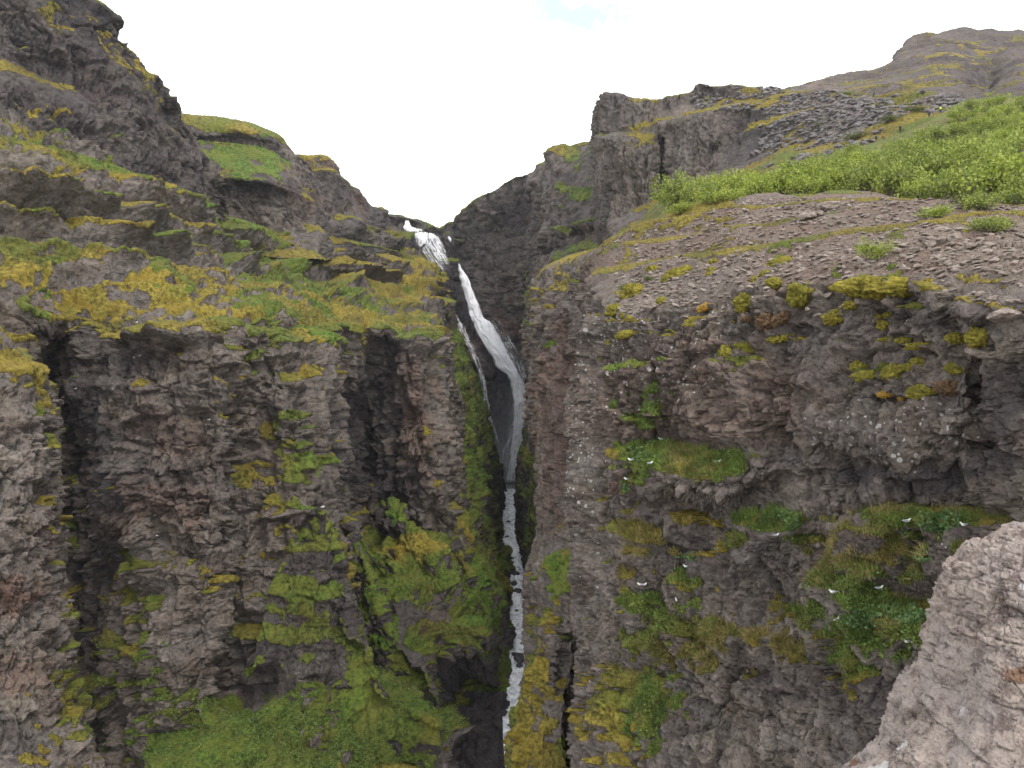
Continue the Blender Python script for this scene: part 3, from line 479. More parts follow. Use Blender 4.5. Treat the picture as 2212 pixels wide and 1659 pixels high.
sheet('cliff_buttress_low', [
 [(1156,1320,160),(1176,1280,140),(1204,1230,130),(1215,1190,125),(1250,1180,120),(1300,1180,115),(1400,1180,100)],
 [(1154,1330,140),(1156,1300,120),(1169,1272,112),(1185,1240,106),(1208,1195,103),(1235,1188,99),(1262,1195,96),(1300,1200,92),(1400,1200,84)],
 [(1156,1350,140),(1158,1325,112),(1169,1308,106),(1190,1290,100),(1225,1270,96),(1256,1270,94),(1280,1270,92),(1400,1270,82)],
 [(1151,1400,140),(1153,1385,107),(1164,1380,101),(1190,1380,96),(1225,1380,93),(1250,1380,95),(1275,1390,108),(1400,1390,90)],
 [(1140,1460,130),(1142,1455,103),(1154,1450,98),(1185,1450,94),(1225,1450,92),(1250,1450,96),(1270,1460,110),(1400,1460,90)],
 [(1128,1530,128),(1130,1530,100),(1149,1530,94),(1180,1530,91),(1220,1530,90),(1246,1530,94),(1266,1530,108),(1400,1530,88)],
 [(1112,1600,124),(1114,1600,96),(1134,1600,91),(1170,1600,88),(1220,1600,88),(1246,1600,92),(1266,1600,106),(1400,1600,86)],
 [(1102,1700,120),(1104,1700,92),(1129,1700,88),(1170,1700,85),(1220,1700,85),(1246,1700,90),(1270,1700,104),(1400,1700,84)],
 [(1066,1950,110),(1086,1950,84),(1129,1950,80),(1220,1950,78),(1400,1950,76)]],
 .75, amp=.85, strata=(.9, 8, 1.6), moss=(.2, .5), green=.15, dark=.15, lich=.15, olive=.45, autoback=None,
 paint=[('g',1230,1230,60,50,0,1.),('m',1230,1240,60,60,0,.8),('o',1230,1240,60,60,0,.1),('m',1150,1370,40,50,0,.7),('g',1180,1370,80,60,0,.15),('m',1130,1560,40,160,8,.8),('g',1130,1560,50,160,8,.12),('o',1130,1560,40,150,8,.15),('m',1215,1460,50,130,0,-.45),('g',1235,1630,40,50,0,1.),('m',1235,1630,40,50,0,.8),('g',1250,1400,20,60,0,1.)])
NP = [  # moss cushions and ledges painted as ground cover, overhang shade painted dark
 ('s',1700,520,700,110,-2,.85),('m',1700,520,700,100,-2,-.28),('s',2080,520,240,90,0,1.),('s',1450,610,200,60,-5,.25),('o',1700,500,500,60,-2,.6),('m',1560,520,120,10,-10,.7),('m',1650,560,90,12,-14,.6),('r',2050,490,250,36,8,.8),('r',1800,430,120,14,4,.6),('m',1400,490,190,24,-20,1.1),('g',1400,490,260,50,-20,.05),('m',1500,465,90,12,-8,1.),('m',1330,560,60,12,-30,.9),('m',1500,620,300,80,0,-.15),
 ('d',1560,690,500,60,0,.15),('l',1420,760,200,160,0,.75),('l',1930,930,220,70,0,1.),('m',1900,900,400,120,0,-.35),('d',2060,680,200,30,0,.6),('d',1960,1020,260,30,0,.7),('d',2180,900,60,130,0,.75),('d',1700,960,60,80,0,.4),('r',1500,860,300,140,0,.3),  # dark strip paints the shade under the lichen blocks
 ('l',1275,950,26,300,0,.85),('l',1275,1400,30,260,0,.6),('m',1275,1100,30,500,0,-.5),('g',1400,900,80,200,0,.95),('m',1395,870,60,60,30,.9),('m',1400,950,50,50,0,.5),('m',1470,1010,140,30,0,.75),('g',1470,1010,150,36,0,.8),('o',1470,1010,150,36,0,.05),('m',1390,1050,60,40,0,.6),('m',1370,1110,60,60,0,.6),('m',1390,1190,60,44,0,.9),('o',1390,1190,60,50,0,.6),('g',1390,1190,60,50,0,.1),
 ('m',1330,1480,80,110,0,.7),('m',1450,1360,150,100,10,.9),('g',1450,1360,170,100,10,.5),('o',1420,1300,110,60,0,.4),('m',1660,1160,90,80,0,.7),('g',1650,1140,90,60,0,.75),('o',1680,1230,90,50,0,.45),('g',1690,1240,90,40,0,.2),
 ('m',1860,1300,130,80,0,.7),('g',1860,1300,140,80,0,.95),('o',1860,1300,120,70,0,.1),('m',2000,1150,120,40,0,.7),('g',2000,1150,130,40,0,.95),('m',1900,1200,200,60,0,.5),('m',1900,1400,150,60,0,1.1),('g',1900,1390,150,60,0,.9),('m',1760,1390,100,50,0,.7),('g',1700,1400,120,50,0,.35),('o',1700,1430,120,50,0,.5),
 ('m',1400,1250,180,450,0,.42),('m',1800,1300,330,200,0,.35),('o',1750,1450,400,160,0,.7),('m',1750,1560,400,120,0,-.25),('m',1330,1600,110,80,0,.6),('g',1330,1600,110,80,0,.15),('d',1820,1480,240,60,0,.5),('g',1420,1550,40,80,0,.9),('m',1420,1550,40,80,0,.7),('r',1330,1040,14,28,0,1.),
 ('g',1850,750,150,20,0,.15),('m',1870,745,160,10,3,.5),('m',1890,605,80,22,0,1.3),('g',1890,605,90,26,0,.2),('o',1890,605,90,26,0,.1),('m',2130,450,60,12,0,.3),('m',1860,800,200,12,-4,.5)]
sheet('cliff_right', [
 [(1262,620,170),(1290,560,150),(1350,525,130),(1440,490,118),(1560,455,110),(1700,438,105),(1850,430,100),(2000,430,90),(2212,440,76),(2400,450,66),(2700,470,56)],
 [(1262,600,122),(1290,540,104),(1350,500,94),(1440,468,86),(1560,442,81),(1700,430,78),(1850,425,74),(2000,435,66),(2212,455,56),(2400,470,50),(2700,490,44)],
 [(1254,620,110),(1278,562,88),(1330,535,80),(1400,515,75),(1500,496,70),(1650,488,64),(1800,490,57),(1950,500,49),(2080,515,43),(2212,528,38.5),(2400,540,34),(2700,550,29)],
 [(1252,650,105),(1276,600,77),(1310,590,72),(1400,570,67.5),(1520,562,62.5),(1650,560,56),(1780,560,50),(1900,568,44),(2050,578,37.5),(2212,590,32.5),(2400,590,29),(2700,600,25)],
 [(1250,700,100),(1270,660,72),(1292,650,66),(1400,630,61),(1510,630,56.5),(1620,610,52.5),(1740,615,47.5),(1820,618,44),(1850,615,42.5),(1900,612,41),(1960,615,39),(2050,645,34.5),(2212,680,29.5),(2400,690,26),(2700,700,23)],
 [(1250,720,100),(1268,700,70),(1290,685,63.5),(1400,670,58.5),(1510,670,55),(1620,650,51.5),(1740,655,46.8),(1840,650,43),(1900,640,40.6),(1960,650,39),(2050,680,35.5),(2140,710,32.5),(2212,730,29),(2400,740,25.5),(2700,750,22.5)],
 [(1254,770,98),(1268,760,69),(1288,755,61.5),(1400,760,57),(1500,756,54),(1620,750,50.5),(1740,750,46),(1850,745,42.3),(1950,740,39.5),(2080,750,35.8),(2140,765,33.6),(2212,785,29.5),(2400,800,26),(2700,800,22)],
 [(1246,860,96),(1260,860,68),(1282,860,60),(1330,860,57.2),(1450,860,55.2),(1600,860,49.8),(1730,850,45.8),(1760,850,44.3),(1850,850,41.3),(1950,850,38.8),(2090,850,35.5),(2120,855,36.8),(2212,870,31),(2400,870,27),(2700,870,23)],
 [(1248,950,96),(1262,950,67),(1282,950,59.5),(1330,950,57),(1450,950,55),(1600,950,49.8),(1725,950,46.2),(1748,950,44.0),(1850,950,41.2),(1950,950,38.6),(2095,950,35.2),(2125,955,37),(2212,960,32),(2400,960,28),(2700,960,24)],
 [(1240,1010,94),(1254,1010,66),(1276,1010,59),(1330,1005,56),(1400,1000,54),(1500,1000,51.5),(1600,1000,48.8),(1700,1000,47.),(1760,1000,45),(1850,1000,42.2),(1950,1000,39.7),(2100,1000,36.6),(2212,1010,33),(2400,1010,28),(2700,1010,24)],
 [(1236,1060,94),(1250,1060,66),(1274,1060,59),(1330,1060,56.5),(1400,1050,53.8),(1500,1045,50.2),(1600,1045,47.8),(1640,1050,48.4),(1760,1050,45.2),(1850,1050,42.4),(1950,1050,40),(2100,1050,37),(2212,1050,32.5),(2400,1050,28),(2700,1050,24)],
 [(1238,1110,94),(1252,1110,66),(1276,1110,58.5),(1330,1110,56.8),(1450,1100,53.5),(1600,1100,49.5),(1690,1100,47),(1720,1100,45.6),(1800,1110,44),(1900,1100,42.2),(2000,1100,40),(2100,1090,37.6),(2212,1100,32),(2400,1100,28),(2700,1100,24)],
 [(1242,1200,94),(1256,1200,65),(1276,1200,58),(1330,1200,55.4),(1390,1190,53.6),(1450,1200,53),(1560,1190,49.5),(1620,1175,46.8),(1700,1165,44.8),(1740,1170,44.4),(1800,1170,43),(1880,1150,39.6),(1960,1140,38.4),(2050,1140,37),(2120,1150,34.8),(2212,1180,31.5),(2400,1180,28),(2700,1180,24)],
 [(1242,1300,94),(1258,1300,64.5),(1278,1300,57.2),(1350,1300,54.4),(1450,1290,52),(1600,1290,48.6),(1700,1270,45.6),(1780,1270,43.2),(1820,1270,40.6),(1900,1260,38.6),(2000,1280,37.6),(2100,1280,35.6),(2212,1300,31.5),(2400,1300,28),(2700,1300,24)],
 [(1250,1420,94),(1264,1420,64),(1286,1420,56.4),(1350,1410,53.6),(1450,1400,51),(1600,1400,47),(1700,1390,44.2),(1780,1390,42),(1860,1385,38.6),(1940,1380,36.4),(2010,1385,35.4),(2100,1390,34.6),(2212,1400,32),(2400,1400,28),(2700,1400,24)],
 [(1242,1550,92),(1256,1550,62.5),(1276,1550,55),(1340,1550,51.8),(1420,1550,49.5),(1600,1550,46),(1700,1550,43.6),(1800,1550,41),(1900,1550,38.6),(2000,1550,36.5),(2212,1550,33),(2400,1550,29),(2700,1550,24)],
 [(1240,1720,90),(1254,1720,60.5),(1276,1720,53.5),(1400,1720,48.5),(1600,1720,44.6),(1800,1720,40),(2000,1720,36),(2212,1720,33),(2400,1720,29),(2700,1720,24)],
 [(1240,2050,86),(1260,2050,56),(1400,2050,46),(1800,2050,37),(2212,2050,31),(2700,2050,23)]],
 .36, amp=1.2, strata=(.42, 3.7, .8), moss=(.72, .55), green=.3, dark=.08, lich=.42, olive=.4, paint=NP, autoback=None, res=1.05, cush=.5, sub=.02, aniso=(1,1,1.1))
# ---- slope of birch scrub (ground under the bushes)
sheet('slope', [
 [(1330,600,170),(1400,456,135),(1440,424,124),(1500,408,128),(1560,398,130),(1640,388,132),(1700,372,138),(1760,350,145),(1830,326,152),(1900,306,160),(1960,285,168),(2040,243,190),(2075,222,200),(2120,214,206),(2212,212,210),(2400,205,218),(2700,200,228)],
 [(1330,600,130),(1400,476,104),(1440,452,96),(1560,424,102),(1700,400,110),(1850,370,118),(2000,340,125),(2212,310,130),(2400,300,132),(2700,300,134)],
 [(1330,620,100),(1400,518,84),(1440,490,78),(1600,458,80),(1750,438,82),(1900,431,80),(2050,438,72),(2212,450,62),(2400,462,54),(2700,480,46)],
 [(1330,700,84),(1400,640,74),(1440,620,70),(1600,600,68),(1750,580,68),(1900,580,64),(2050,590,58),(2212,600,50),(2400,610,44),(2700,620,38)]],
 .6, amp=.5, moss=(.3, .5), green=.8, soil=.6, olive=.4, lich=0, autoback=-3., res=.5, paint=[])
# ---- closing ground far below
def flat(name, x0, x1, y0, y1, z, mat, n=60):
    xs, ys = np.meshgrid(np.linspace(x0, x1, n), np.linspace(y0, y1, n)); q = np.stack([xs, ys, xs*0+z], -1)
    q[..., 2] += 1.5*fbm(q.reshape(-1, 3)/40, 3, 7).reshape(n, n)
    return tag(mesh_np(name, q[::-1], grid_faces(n, n), mat, attrs={'mask': np.tile([.3, .6, .4, 0], (n*n, 1)), 'mask2': np.tile([.3, .3, .5, 0], (n*n, 1))}), kind='structure')
flat('ground', -1180, 1180, -390, 1380, -150, cmat(2.6))
# ================================================================ placing things on the terrain
def at(patch, x, y):
    c = PATCH[patch]; d = (c['sx']-x)**2+(c['sy']-y)**2
    k = np.argpartition(d, 12)[:12]; near = k[np.argmin(np.linalg.norm(c['p'][k], axis=1)+d[k]*.05)]
    return c['p'][near], c['n'][near]
def tube(pts, rad, seg=6):
    pts = np.asarray(pts, float); V = []; Fc = []
    for i, p in enumerate(pts):
        d = pts[min(i+1, len(pts)-1)]-pts[max(i-1, 0)]; d /= np.linalg.norm(d)+1e-9
        a = np.cross(d, [.31, .9, .2]); a /= np.linalg.norm(a); b = np.cross(d, a)
        th = np.linspace(0, 2*math.pi, seg, endpoint=False)
        V.append(p+rad[i]*(np.cos(th)[:, None]*a+np.sin(th)[:, None]*b))
        if i:
            for s in range(seg): Fc.append([(i-1)*seg+s, (i-1)*seg+(s+1) % seg, i*seg+(s+1) % seg, i*seg+s])
    return np.concatenate(V), np.array(Fc)
def join(parts):
    V, Fc, o = [], [], 0
    for v, f in parts: V.append(v); Fc.append(f+o); o += len(v)
    return np.concatenate(V), np.concatenate(Fc)
def ico(sub=3):
    """subdivided cube sphere"""
    n = 2**sub; V = []; Fc = []; o = 0; t = np.tan(np.linspace(-math.pi/4, math.pi/4, n+1))
    for ax in range(3):
        for sg in (-1, 1):
            a, b = np.meshgrid(t, t, indexing='ij'); c = np.ones_like(a)*sg
            q = np.stack([c, a*sg, b], -1) if ax == 0 else np.stack([b, c, a*sg], -1) if ax == 1 else np.stack([a*sg, b, c], -1)
            V.append(q.reshape(-1, 3)); f = grid_faces(n+1, n+1)[:, ::-1]+o; Fc.append(f); o += (n+1)**2
    V = np.concatenate(V); V /= np.linalg.norm(V, axis=1, keepdims=True)
    Fc = np.concatenate(Fc)
    key = np.round(V*1e5).astype(np.int64); _, idx, inv = np.unique(key, axis=0, return_index=True, return_inverse=True)
    V, Fc = V[idx], inv.ravel()[Fc]
    q = V[Fc]; nn = np.cross(q[:, 1]-q[:, 0], q[:, 2]-q[:, 0]); fl = (nn*q.mean(1)).sum(1) < 0; Fc[fl] = Fc[fl][:, ::-1]
    return V, Fc
def simple_mat(name, col, rough=.8, var=.0, sc=5., bump=0., col2=None, **kw):
    n = N(name); p = n.obj(); f = n.noise(p, sc, 5, .65)
    c = n.mix(n.ramp(f, .35, .65), col, col2 or tuple(v*(1-var) for v in col)); ins = {'Base Color': c, 'Roughness': rough}
    if bump: ins['Normal'] = n.n('ShaderNodeBump', {'Strength': .8, 'Distance': bump, 'Height': n.noise(p, sc*3, 6, .7)}).outputs[0]
    ins.update(kw); n.bsdf(**ins); return n.m
def rock_np(seed, sub=3, flat=.62, chunky=.55):
    V, Fc = ico(sub); h, r, f = worley(V*1.3+seed*7.3, seed); g, _, f2 = worley(V*2.9+seed*3.1, seed+5)
    R = np.random.default_rng(seed)
    for k in range(9):                                        # broken planes
        n = R.normal(size=3); n /= np.linalg.norm(n); c = R.uniform(.55, .85); d = V @ n
        V = V-np.outer(np.clip(d-c, 0, None)*.93, n)
    V = V*(1+chunky*.35*h+.07*g)[:, None]*np.array([1, .8, flat]); return V, Fc
# ================================================================ water
def water_mat(name, kind):
    n = N(name); uv = n.n('ShaderNodeUVMap').outputs[0]; p = n.obj()
    if kind == 'fall':
        st = n.noise(n.scalev(uv, (26, 1.6, 1)), 1, 7, .7, .6); s2 = n.noise(n.scalev(uv, (70, 5, 1)), 1, 5, .7, .4); lump = n.noise(n.scalev(uv, (5, 9, 1)), 1, 5, .65, .8)
        a = n.n('ShaderNodeVertexColor', layer_name='flow'); sp = n.n('ShaderNodeSeparateColor', {0: a.outputs[0]})
        dens, edge = sp.outputs[0], sp.outputs[1]
        v = n.ma('ADD', n.ma('ADD', n.ma('MULTIPLY', st, .55), n.ma('MULTIPLY', s2, .3)), n.ma('MULTIPLY', lump, .15))
        al = n.ramp(n.ma('ADD', v, n.ma('MULTIPLY_ADD', dens, .62, -.45)), .34, .56)
        al = n.ma('MULTIPLY', al, n.ramp(n.ma('ADD', edge, n.ma('MULTIPLY_ADD', n.ma('ADD', s2, st), .55, -.55)), .1, .5))
        col = n.mix(n.ramp(v, .36, .62), (.60, .61, .66), (.93, .93, .95))
        b = n.n('ShaderNodeBump', {'Strength': .7, 'Distance': .9, 'Height': n.ma('ADD', v, n.ma('MULTIPLY', lump, .6))})
        bs = n.n('ShaderNodeBsdfPrincipled', {'Base Color': col, 'Roughness': .7, 'Normal': b.outputs[0], 'Specular IOR Level': .2})
        mx = n.n('ShaderNodeMixShader', {0: al, 1: n.n('ShaderNodeBsdfTransparent').outputs[0], 2: bs.outputs[0]})
        n.t.links.new(mx.outputs[0], n.out.inputs[0])
    else:
        f1 = n.noise(n.scalev(p, (1, .45, 1)), .33, 7, .68, .8); f2 = n.noise(n.scalev(p, (.8, .35, 1)), 1.1, 6, .7, .5)
        v = n.ma('ADD', n.ma('MULTIPLY', f1, .6), n.ma('MULTIPLY', f2, .4))
        foam = n.ramp(v, .36, .56)
        col = n.mix(foam, (.28, .32, .37), (.93, .94, .95))
        b = n.n('ShaderNodeBump', {'Strength': .9, 'Distance': .8, 'Height': v})
        n.bsdf(**{'Base Color': col, 'Roughness': n.ramp(foam, 0, 1, .25, .7), 'Normal': b.outputs[0]})
    return n.m
WF = water_mat('falling_water', 'fall')
def fall(name, rows, bulge=2., jag=1.):
    """rows of (x left, x right, y, distance, density)"""
    R = np.array(rows, float); L = np.concatenate([[0], np.cumsum(np.hypot(np.diff((R[:, 0]+R[:, 1])/2), np.diff(R[:, 2])))])
    nv, nu = int(L[-1]/1.2)+8, 40; t = np.linspace(0, L[-1], nv); Q = pchip(L, R, t)
    u = np.linspace(0, 1, nu)[None, :]; n1 = vn(np.stack([t/9, t*0, t*0], -1), 5)[:, None]*jag; n2_ = vn(np.stack([t/7, t*0+9, t*0], -1), 6)[:, None]*jag
    xl = Q[:, 0:1]-n1*1.2; xr = Q[:, 1:2]+n2_*1.2; x = xl+(xr-xl)*u; y = Q[:, 2:3]+0*u
    w = (Q[:, 1:2]-Q[:, 0:1])/F*Q[:, 3:4]
    d = Q[:, 3:4]-bulge*np.sin(math.pi*u)
    g = np.stack([np.broadcast_to(u*w*.12, x.shape)*3, np.broadcast_to(t[:, None]/14., x.shape), x*0+2], -1).reshape(-1, 3)
    d = d-.45*fbm(g*np.array([1.5, 1, 1]), 4, 33).reshape(x.shape)
    p = P(x, y, d); dens = np.broadcast_to(Q[:, 4:5], x.shape); ed = np.clip(np.minimum(u, 1-u)*3.2, 0, 1)+0*y
    te = np.clip(np.minimum(t, L[-1]-t)/10, 0, 1)[:, None]; ed = ed*te
    uv = np.stack([np.broadcast_to(u*w/30., x.shape), np.broadcast_to(t[:, None]/60., x.shape)], -1).reshape(-1, 2)
    return tag(mesh_np(name, p, grid_faces(nv, nu), WF, attrs={'flow': np.stack([dens, ed, ed*0, ed*0+1], -1)}, uv=uv), kind='structure')
fall('waterfall', [(988,992,566,592,.8),(989,994,572,590,.95),(990,1004,588,588,1),(992,1013,602,587,1),(1000,1025,630,586,1.),(1007,1037,660,585,1.),(1014,1046,684,583,1.),(1020,1066,698,581,1.),(1028,1079,720,579,1),(1042,1093,744,577,1),(1058,1104,768,575,1),(1069,1118,792,574,.98),(1094,1126,812,573,.85),(1102,1138,836,573,.95),(1107,1143,870,572,.92),(1107,1143,900,572,.9),(1104,1138,940,572,.86),(1099,1130,985,572,.8),(1090,1120,1042,573,.75)], 3.)
fall('waterfall', [(871,884,474,626,.7),(873,887,484,622,.8),(870,892,490,616,.75),(870,918,497,612,.7),(872,922,503,610,.6)], 1.)
fall('waterfall', [(891,927,500,606,.7),(893,948,510,602,.7),(896,958,524,599,.64),(906,966,540,596,.6),(920,971,560,593,.58),(932,975,580,590,.52),(944,975,600,589,.3),(955,985,640,588,.14),(968,992,690,587,.1)], 2.)
fall('waterfall', [(873,884,503,608,.5),(871,882,512,606,.4),(870,880,519,605,.3)], .5)
fall('waterfall', [(964,970,508,605,.8),(967,975,516,604,.8),(971,977,524,604,.5),(976,981,545,602,.2),(984,990,566,598,.3)], .5)
fall('waterfall', [(974,982,664,580,.5),(978,990,686,579,.6),(984,1003,706,577,.62),(998,1018,735,575,.62),(1012,1028,758,574,.6),(1024,1037,782,573,.62),(1034,1046,808,572,.62),(1041,1052,843,572,.62),(1047,1059,880,571,.6),(1056,1068,920,571,.6),(1066,1080,955,571,.55),(1078,1092,1000,571,.5),(1084,1102,1040,571,.45)], 1.)
fall('waterfall', [(1036,1084,690,584,.5),(1060,1108,735,582,.52),(1085,1132,775,580,.55),(1098,1146,815,579,.56),(1104,1148,870,578,.58),(1096,1148,930,578,.6),(1076,1136,985,578,.62),(1074,1126,1045,577,.62)], 2.)
# river, a sheet that follows the canyon floor under both banks
rc = np.array([(1104,1030,612),(1100,1048,585),(1101,1070,545),(1104,1100,508),(1102,1150,458),(1108,1200,414),(1122,1260,375),(1130,1330,337),(1128,1400,306),(1122,1480,277),(1122,1560,253),(1135,1700,221),(1150,1900,185)], float)
L = np.concatenate([[0], np.cumsum(np.abs(np.diff(rc[:, 2])))]); tt = np.linspace(0, L[-1], 900); Q = pchip(L, rc, tt); c = P(Q[:, 0], Q[:, 1], Q[:, 2])
u = np.linspace(-1, 1, 90)[None, :]; hw = np.interp(Q[:, 1], [1040, 1380, 1480, 1560], [14, 14, 8, 5.5])[:, None]; rx = c[:, 0:1]+u*hw; ry = c[:, 1:2]+0*u; rz = c[:, 2:3]+0*u
g = np.stack([rx, ry*.55, rz*0], -1).reshape(-1, 3); rz = rz+.38*fbm(g/2.6, 4, 71).reshape(rz.shape)-.25*np.abs(fbm(g/5, 3, 75)).reshape(rz.shape)
rv = np.stack([rx, ry, rz], -1)
tag(mesh_np('river', rv, grid_faces(900, 90), water_mat('river_water', 'river')), kind='structure')
# spray hanging at the foot of the falls
n = N('mist'); oc = n.obj(); sz = n.n('ShaderNodeSeparateXYZ', {0: oc}).outputs
rad = n.n('ShaderNodeVectorMath', {0: oc}, operation='LENGTH').outputs['Value']
dn = n.ma('MULTIPLY', n.ramp(rad, .35, 1.0, 1., 0.), n.ramp(n.noise(n.scalev(oc, (2.5, 2.5, 1.4)), 1.3, 4, .6), .3, .7, .35, 1.))
dn = n.ma('MULTIPLY', dn, n.ramp(sz[2], -.9, .7, 1., .12))
pv = n.n('ShaderNodeVolumePrincipled', {'Color': (.9, .91, .96, 1), 'Density': n.ma('MULTIPLY', dn, .07), 'Anisotropy': .2}); n.t.links.new(pv.outputs[0], n.out.inputs['Volume'])
V, Fc = ico(4); mo_ = tag(mesh_np('mist', V, Fc, n.m), kind='stuff'); mo_.location = P(1098, 925, 574); mo_.scale = (19, 15, 66)
# ================================================================ boulders
RM = {}
def rockm(key, a, b, sc, moss=0.):
    if key in RM: return RM[key]
    n = N('boulder_'+key); p = n.obj(); f = n.noise(p, 1.5, 6, .65); g = n.noise(p, 9, 5, .7)
    c = n.mix(n.ramp(f, .35, .65), a, b); c = n.mix(n.ramp(g, .45, .7, 0, .5), c, tuple(v*.45 for v in a))
    if moss:
        nz = n.n('ShaderNodeSeparateXYZ', {0: n.n('ShaderNodeNewGeometry').outputs['Normal']}).outputs[2]
        c = n.mix(n.ramp(n.ma('ADD', nz, n.ma('MULTIPLY', f, .8)), 1.0, 1.25, 0, moss), c, (.16, .15, .02))
    n.bsdf(**{'Base Color': c, 'Roughness': .85, 'Normal': n.n('ShaderNodeBump', {'Strength': .9, 'Distance': .06, 'Height': g}).outputs[0]}); RM[key] = n.m; return n.m
GRAV = rockm('gravel', (.14, .11, .09), (.28, .23, .195), 1); WETR = rockm('wet', (.03, .027, .03), (.075, .068, .07), 1)
ROCKS = []
for k in range(6):
    V, Fc = rock_np(k+1, 3); ROCKS.append((V, Fc))
def boulder(k, loc, size, mat, label, group, name='boulder', rz=None, fl=1., sub=None):
    V, Fc = ROCKS[k % 6]; o = mesh_np(name, V*np.array([1, 1, fl]), Fc, mat, smooth=False)
    o.location = loc; o.scale = (size,)*3; o.rotation_euler = (RNG.uniform(-.25, .25), RNG.uniform(-.25, .25), rz if rz is not None else RNG.uniform(0, 6))
    return tag(o, label, 'boulder', group)
def riverz(y): return float(np.interp(-y, -c[::1, 1], c[:, 2]))
RB = [(1112,1262,2.2,'dark rounded boulder in the river at the mossy bend below the foaming rapids'),(1119,1278,3.0,'largest dark boulder in the river bend, water foaming round it'),(1124,1425,3.2,'flat dark boulder near the lower end of the visible river'),(1122,1440,1.6,'small dark boulder just downstream of the flat boulder in the lower river'),
      (1112,1415,1.6,'dark boulder against the left bank of the lower river'),(1106,1375,1.3,'low dark boulder by the left bank midway down the wide river stretch'),(1098,1128,1.8,'dark boulder in the upper rapids nearer the left bank'),(1096,1160,1.6,'wet boulder in the narrow rapids below the upper one'),(1113,1240,2.4,'dark boulder tucked under the right bank above the bend'),(1107,1215,1.2,'small boulder splitting the current above the bend'),(1145,1345,1.5,'boulder at the right bank beside the golden mossy buttress'),(1116,1320,1.1,'small dark boulder in the middle of the wide river stretch'),(1093,1060,1.5,'first dark boulder in the white water close to the falls')]
for k, (x, y, s, lb) in enumerate(RB):
    i = np.argmin(np.abs(Q[:, 1]-y)); d = Q[i, 2]; p = P(x, y, d)
    boulder(k, (p[0], p[1], c[i, 2]+.15), s, WETR, lb, 'boulders in the river', 'river_boulder')
GB = [(1792,452,1.15,.9,'broad cracked pale boulder embedded in the gravel in front of the bright scrub'),(1745,468,.95,.7,'low slab of rock just left of and below the cracked boulder'),(1772,462,.5,.8,'small block between the slab and the cracked boulder'),(2172,678,.62,.8,'squarish grey boulder on the right hand gravel slope'),(2010,528,.42,.9,'angular stone in the line of stones beside the bare path'),(2034,520,.48,.9,'pale stone in the line beside the bare path, next to a taller one'),(2060,512,.45,1.2,'taller upright stone in the line beside the bare path'),(2095,532,.4,.8,'reddish stone on the bare earth path at the right'),
      (1975,545,.42,.8,'stone behind the lone bright shrub on the gravel'),(1905,575,.36,1.,'block of rock under the lone bright shrub'),(1790,640,.4,.7,'grey stone on the rubble slope left of the wide moss mound'),(1410,660,.8,1.2,'upright brown block above the blocky grey outcrop'),(2120,760,.6,.7,'slab of rock at the foot of the right gravel chute'),(2000,455,.5,.7,'stone at the edge of the scrub near the path'),(1700,450,.5,.6,'flat stone on the gravel crest left of the slab'),(1930,440,.45,.7,'small stone beneath the dark gap in the scrub')]
for k, (x, y, s, fl, lb) in enumerate(GB):
    p, nn = at('cliff_right', x, y); boulder(k+2, p+nn*s*.12, s, GRAV, lb, 'boulders on the gravel shoulder', 'boulder', fl=fl)
def scatter(name, patch, cond, count, smin, smax, mat, power=2.5, flat=.6, seed=1, sub=1):
    c_ = PATCH[patch]; idx = np.where(cond(c_))[0]; R = np.random.default_rng(seed)
    if not len(idx): return
    w_ = c_['p'][idx, 1]**1.5; w_ /= w_.sum(); pick = R.choice(idx, count, p=w_)
    Vs, Fs = [], []; base = [rock_np(20+k, sub, .7) for k in range(5)]
    for i, k in enumerate(pick):
        V, Fc = base[i % 5]; s = smin+(smax-smin)*R.random()**power; a = R.uniform(0, 6.28); ca, sa = math.cos(a), math.sin(a)
        q_ = V*np.array([s*R.uniform(.7, 1.4), s, s*flat*R.uniform(.6, 1.4)]); q_ = np.stack([q_[:, 0]*ca-q_[:, 1]*sa, q_[:, 0]*sa+q_[:, 1]*ca, q_[:, 2]+q_[:, 0]*R.uniform(-.4, .4)], -1)
        Vs.append(q_+c_['p'][k]+c_['n'][k]*s*.1); Fs.append(Fc+i*len(V))
    return tag(mesh_np(name, np.concatenate(Vs), np.concatenate(Fs), mat, smooth=False), kind='stuff')
def reg(x0, x1, y0, y1, extra=None):
    def f(c_):
        m = (c_['sx'] > x0) & (c_['sx'] < x1) & (c_['sy'] > y0) & (c_['sy'] < y1)
        return m if extra is None else m & extra(c_)
    return f
scatter('gravel', 'cliff_right', reg(1330, 2400, 428, 700, lambda c_: (c_['n'][:, 2] > .5) & (c_['mo'] < .4)), 9000, .05, .34, GRAV, 3.5, seed=4)
DG = rockm('scree', (.085, .078, .078), (.185, .165, .155), 1)
scatter('scree', 'cliff_tower', reg(1500, 2080, 185, 420, lambda c_: (c_['n'][:, 2] > .25) & (c_['mo'] < .6) & ((c_['sx'] > 1650+40*vn(c_['p']/9, 3)) | (c_['sy'] < 240))), 6000, .35, 1.7, DG, 2.5, .7, seed=5)
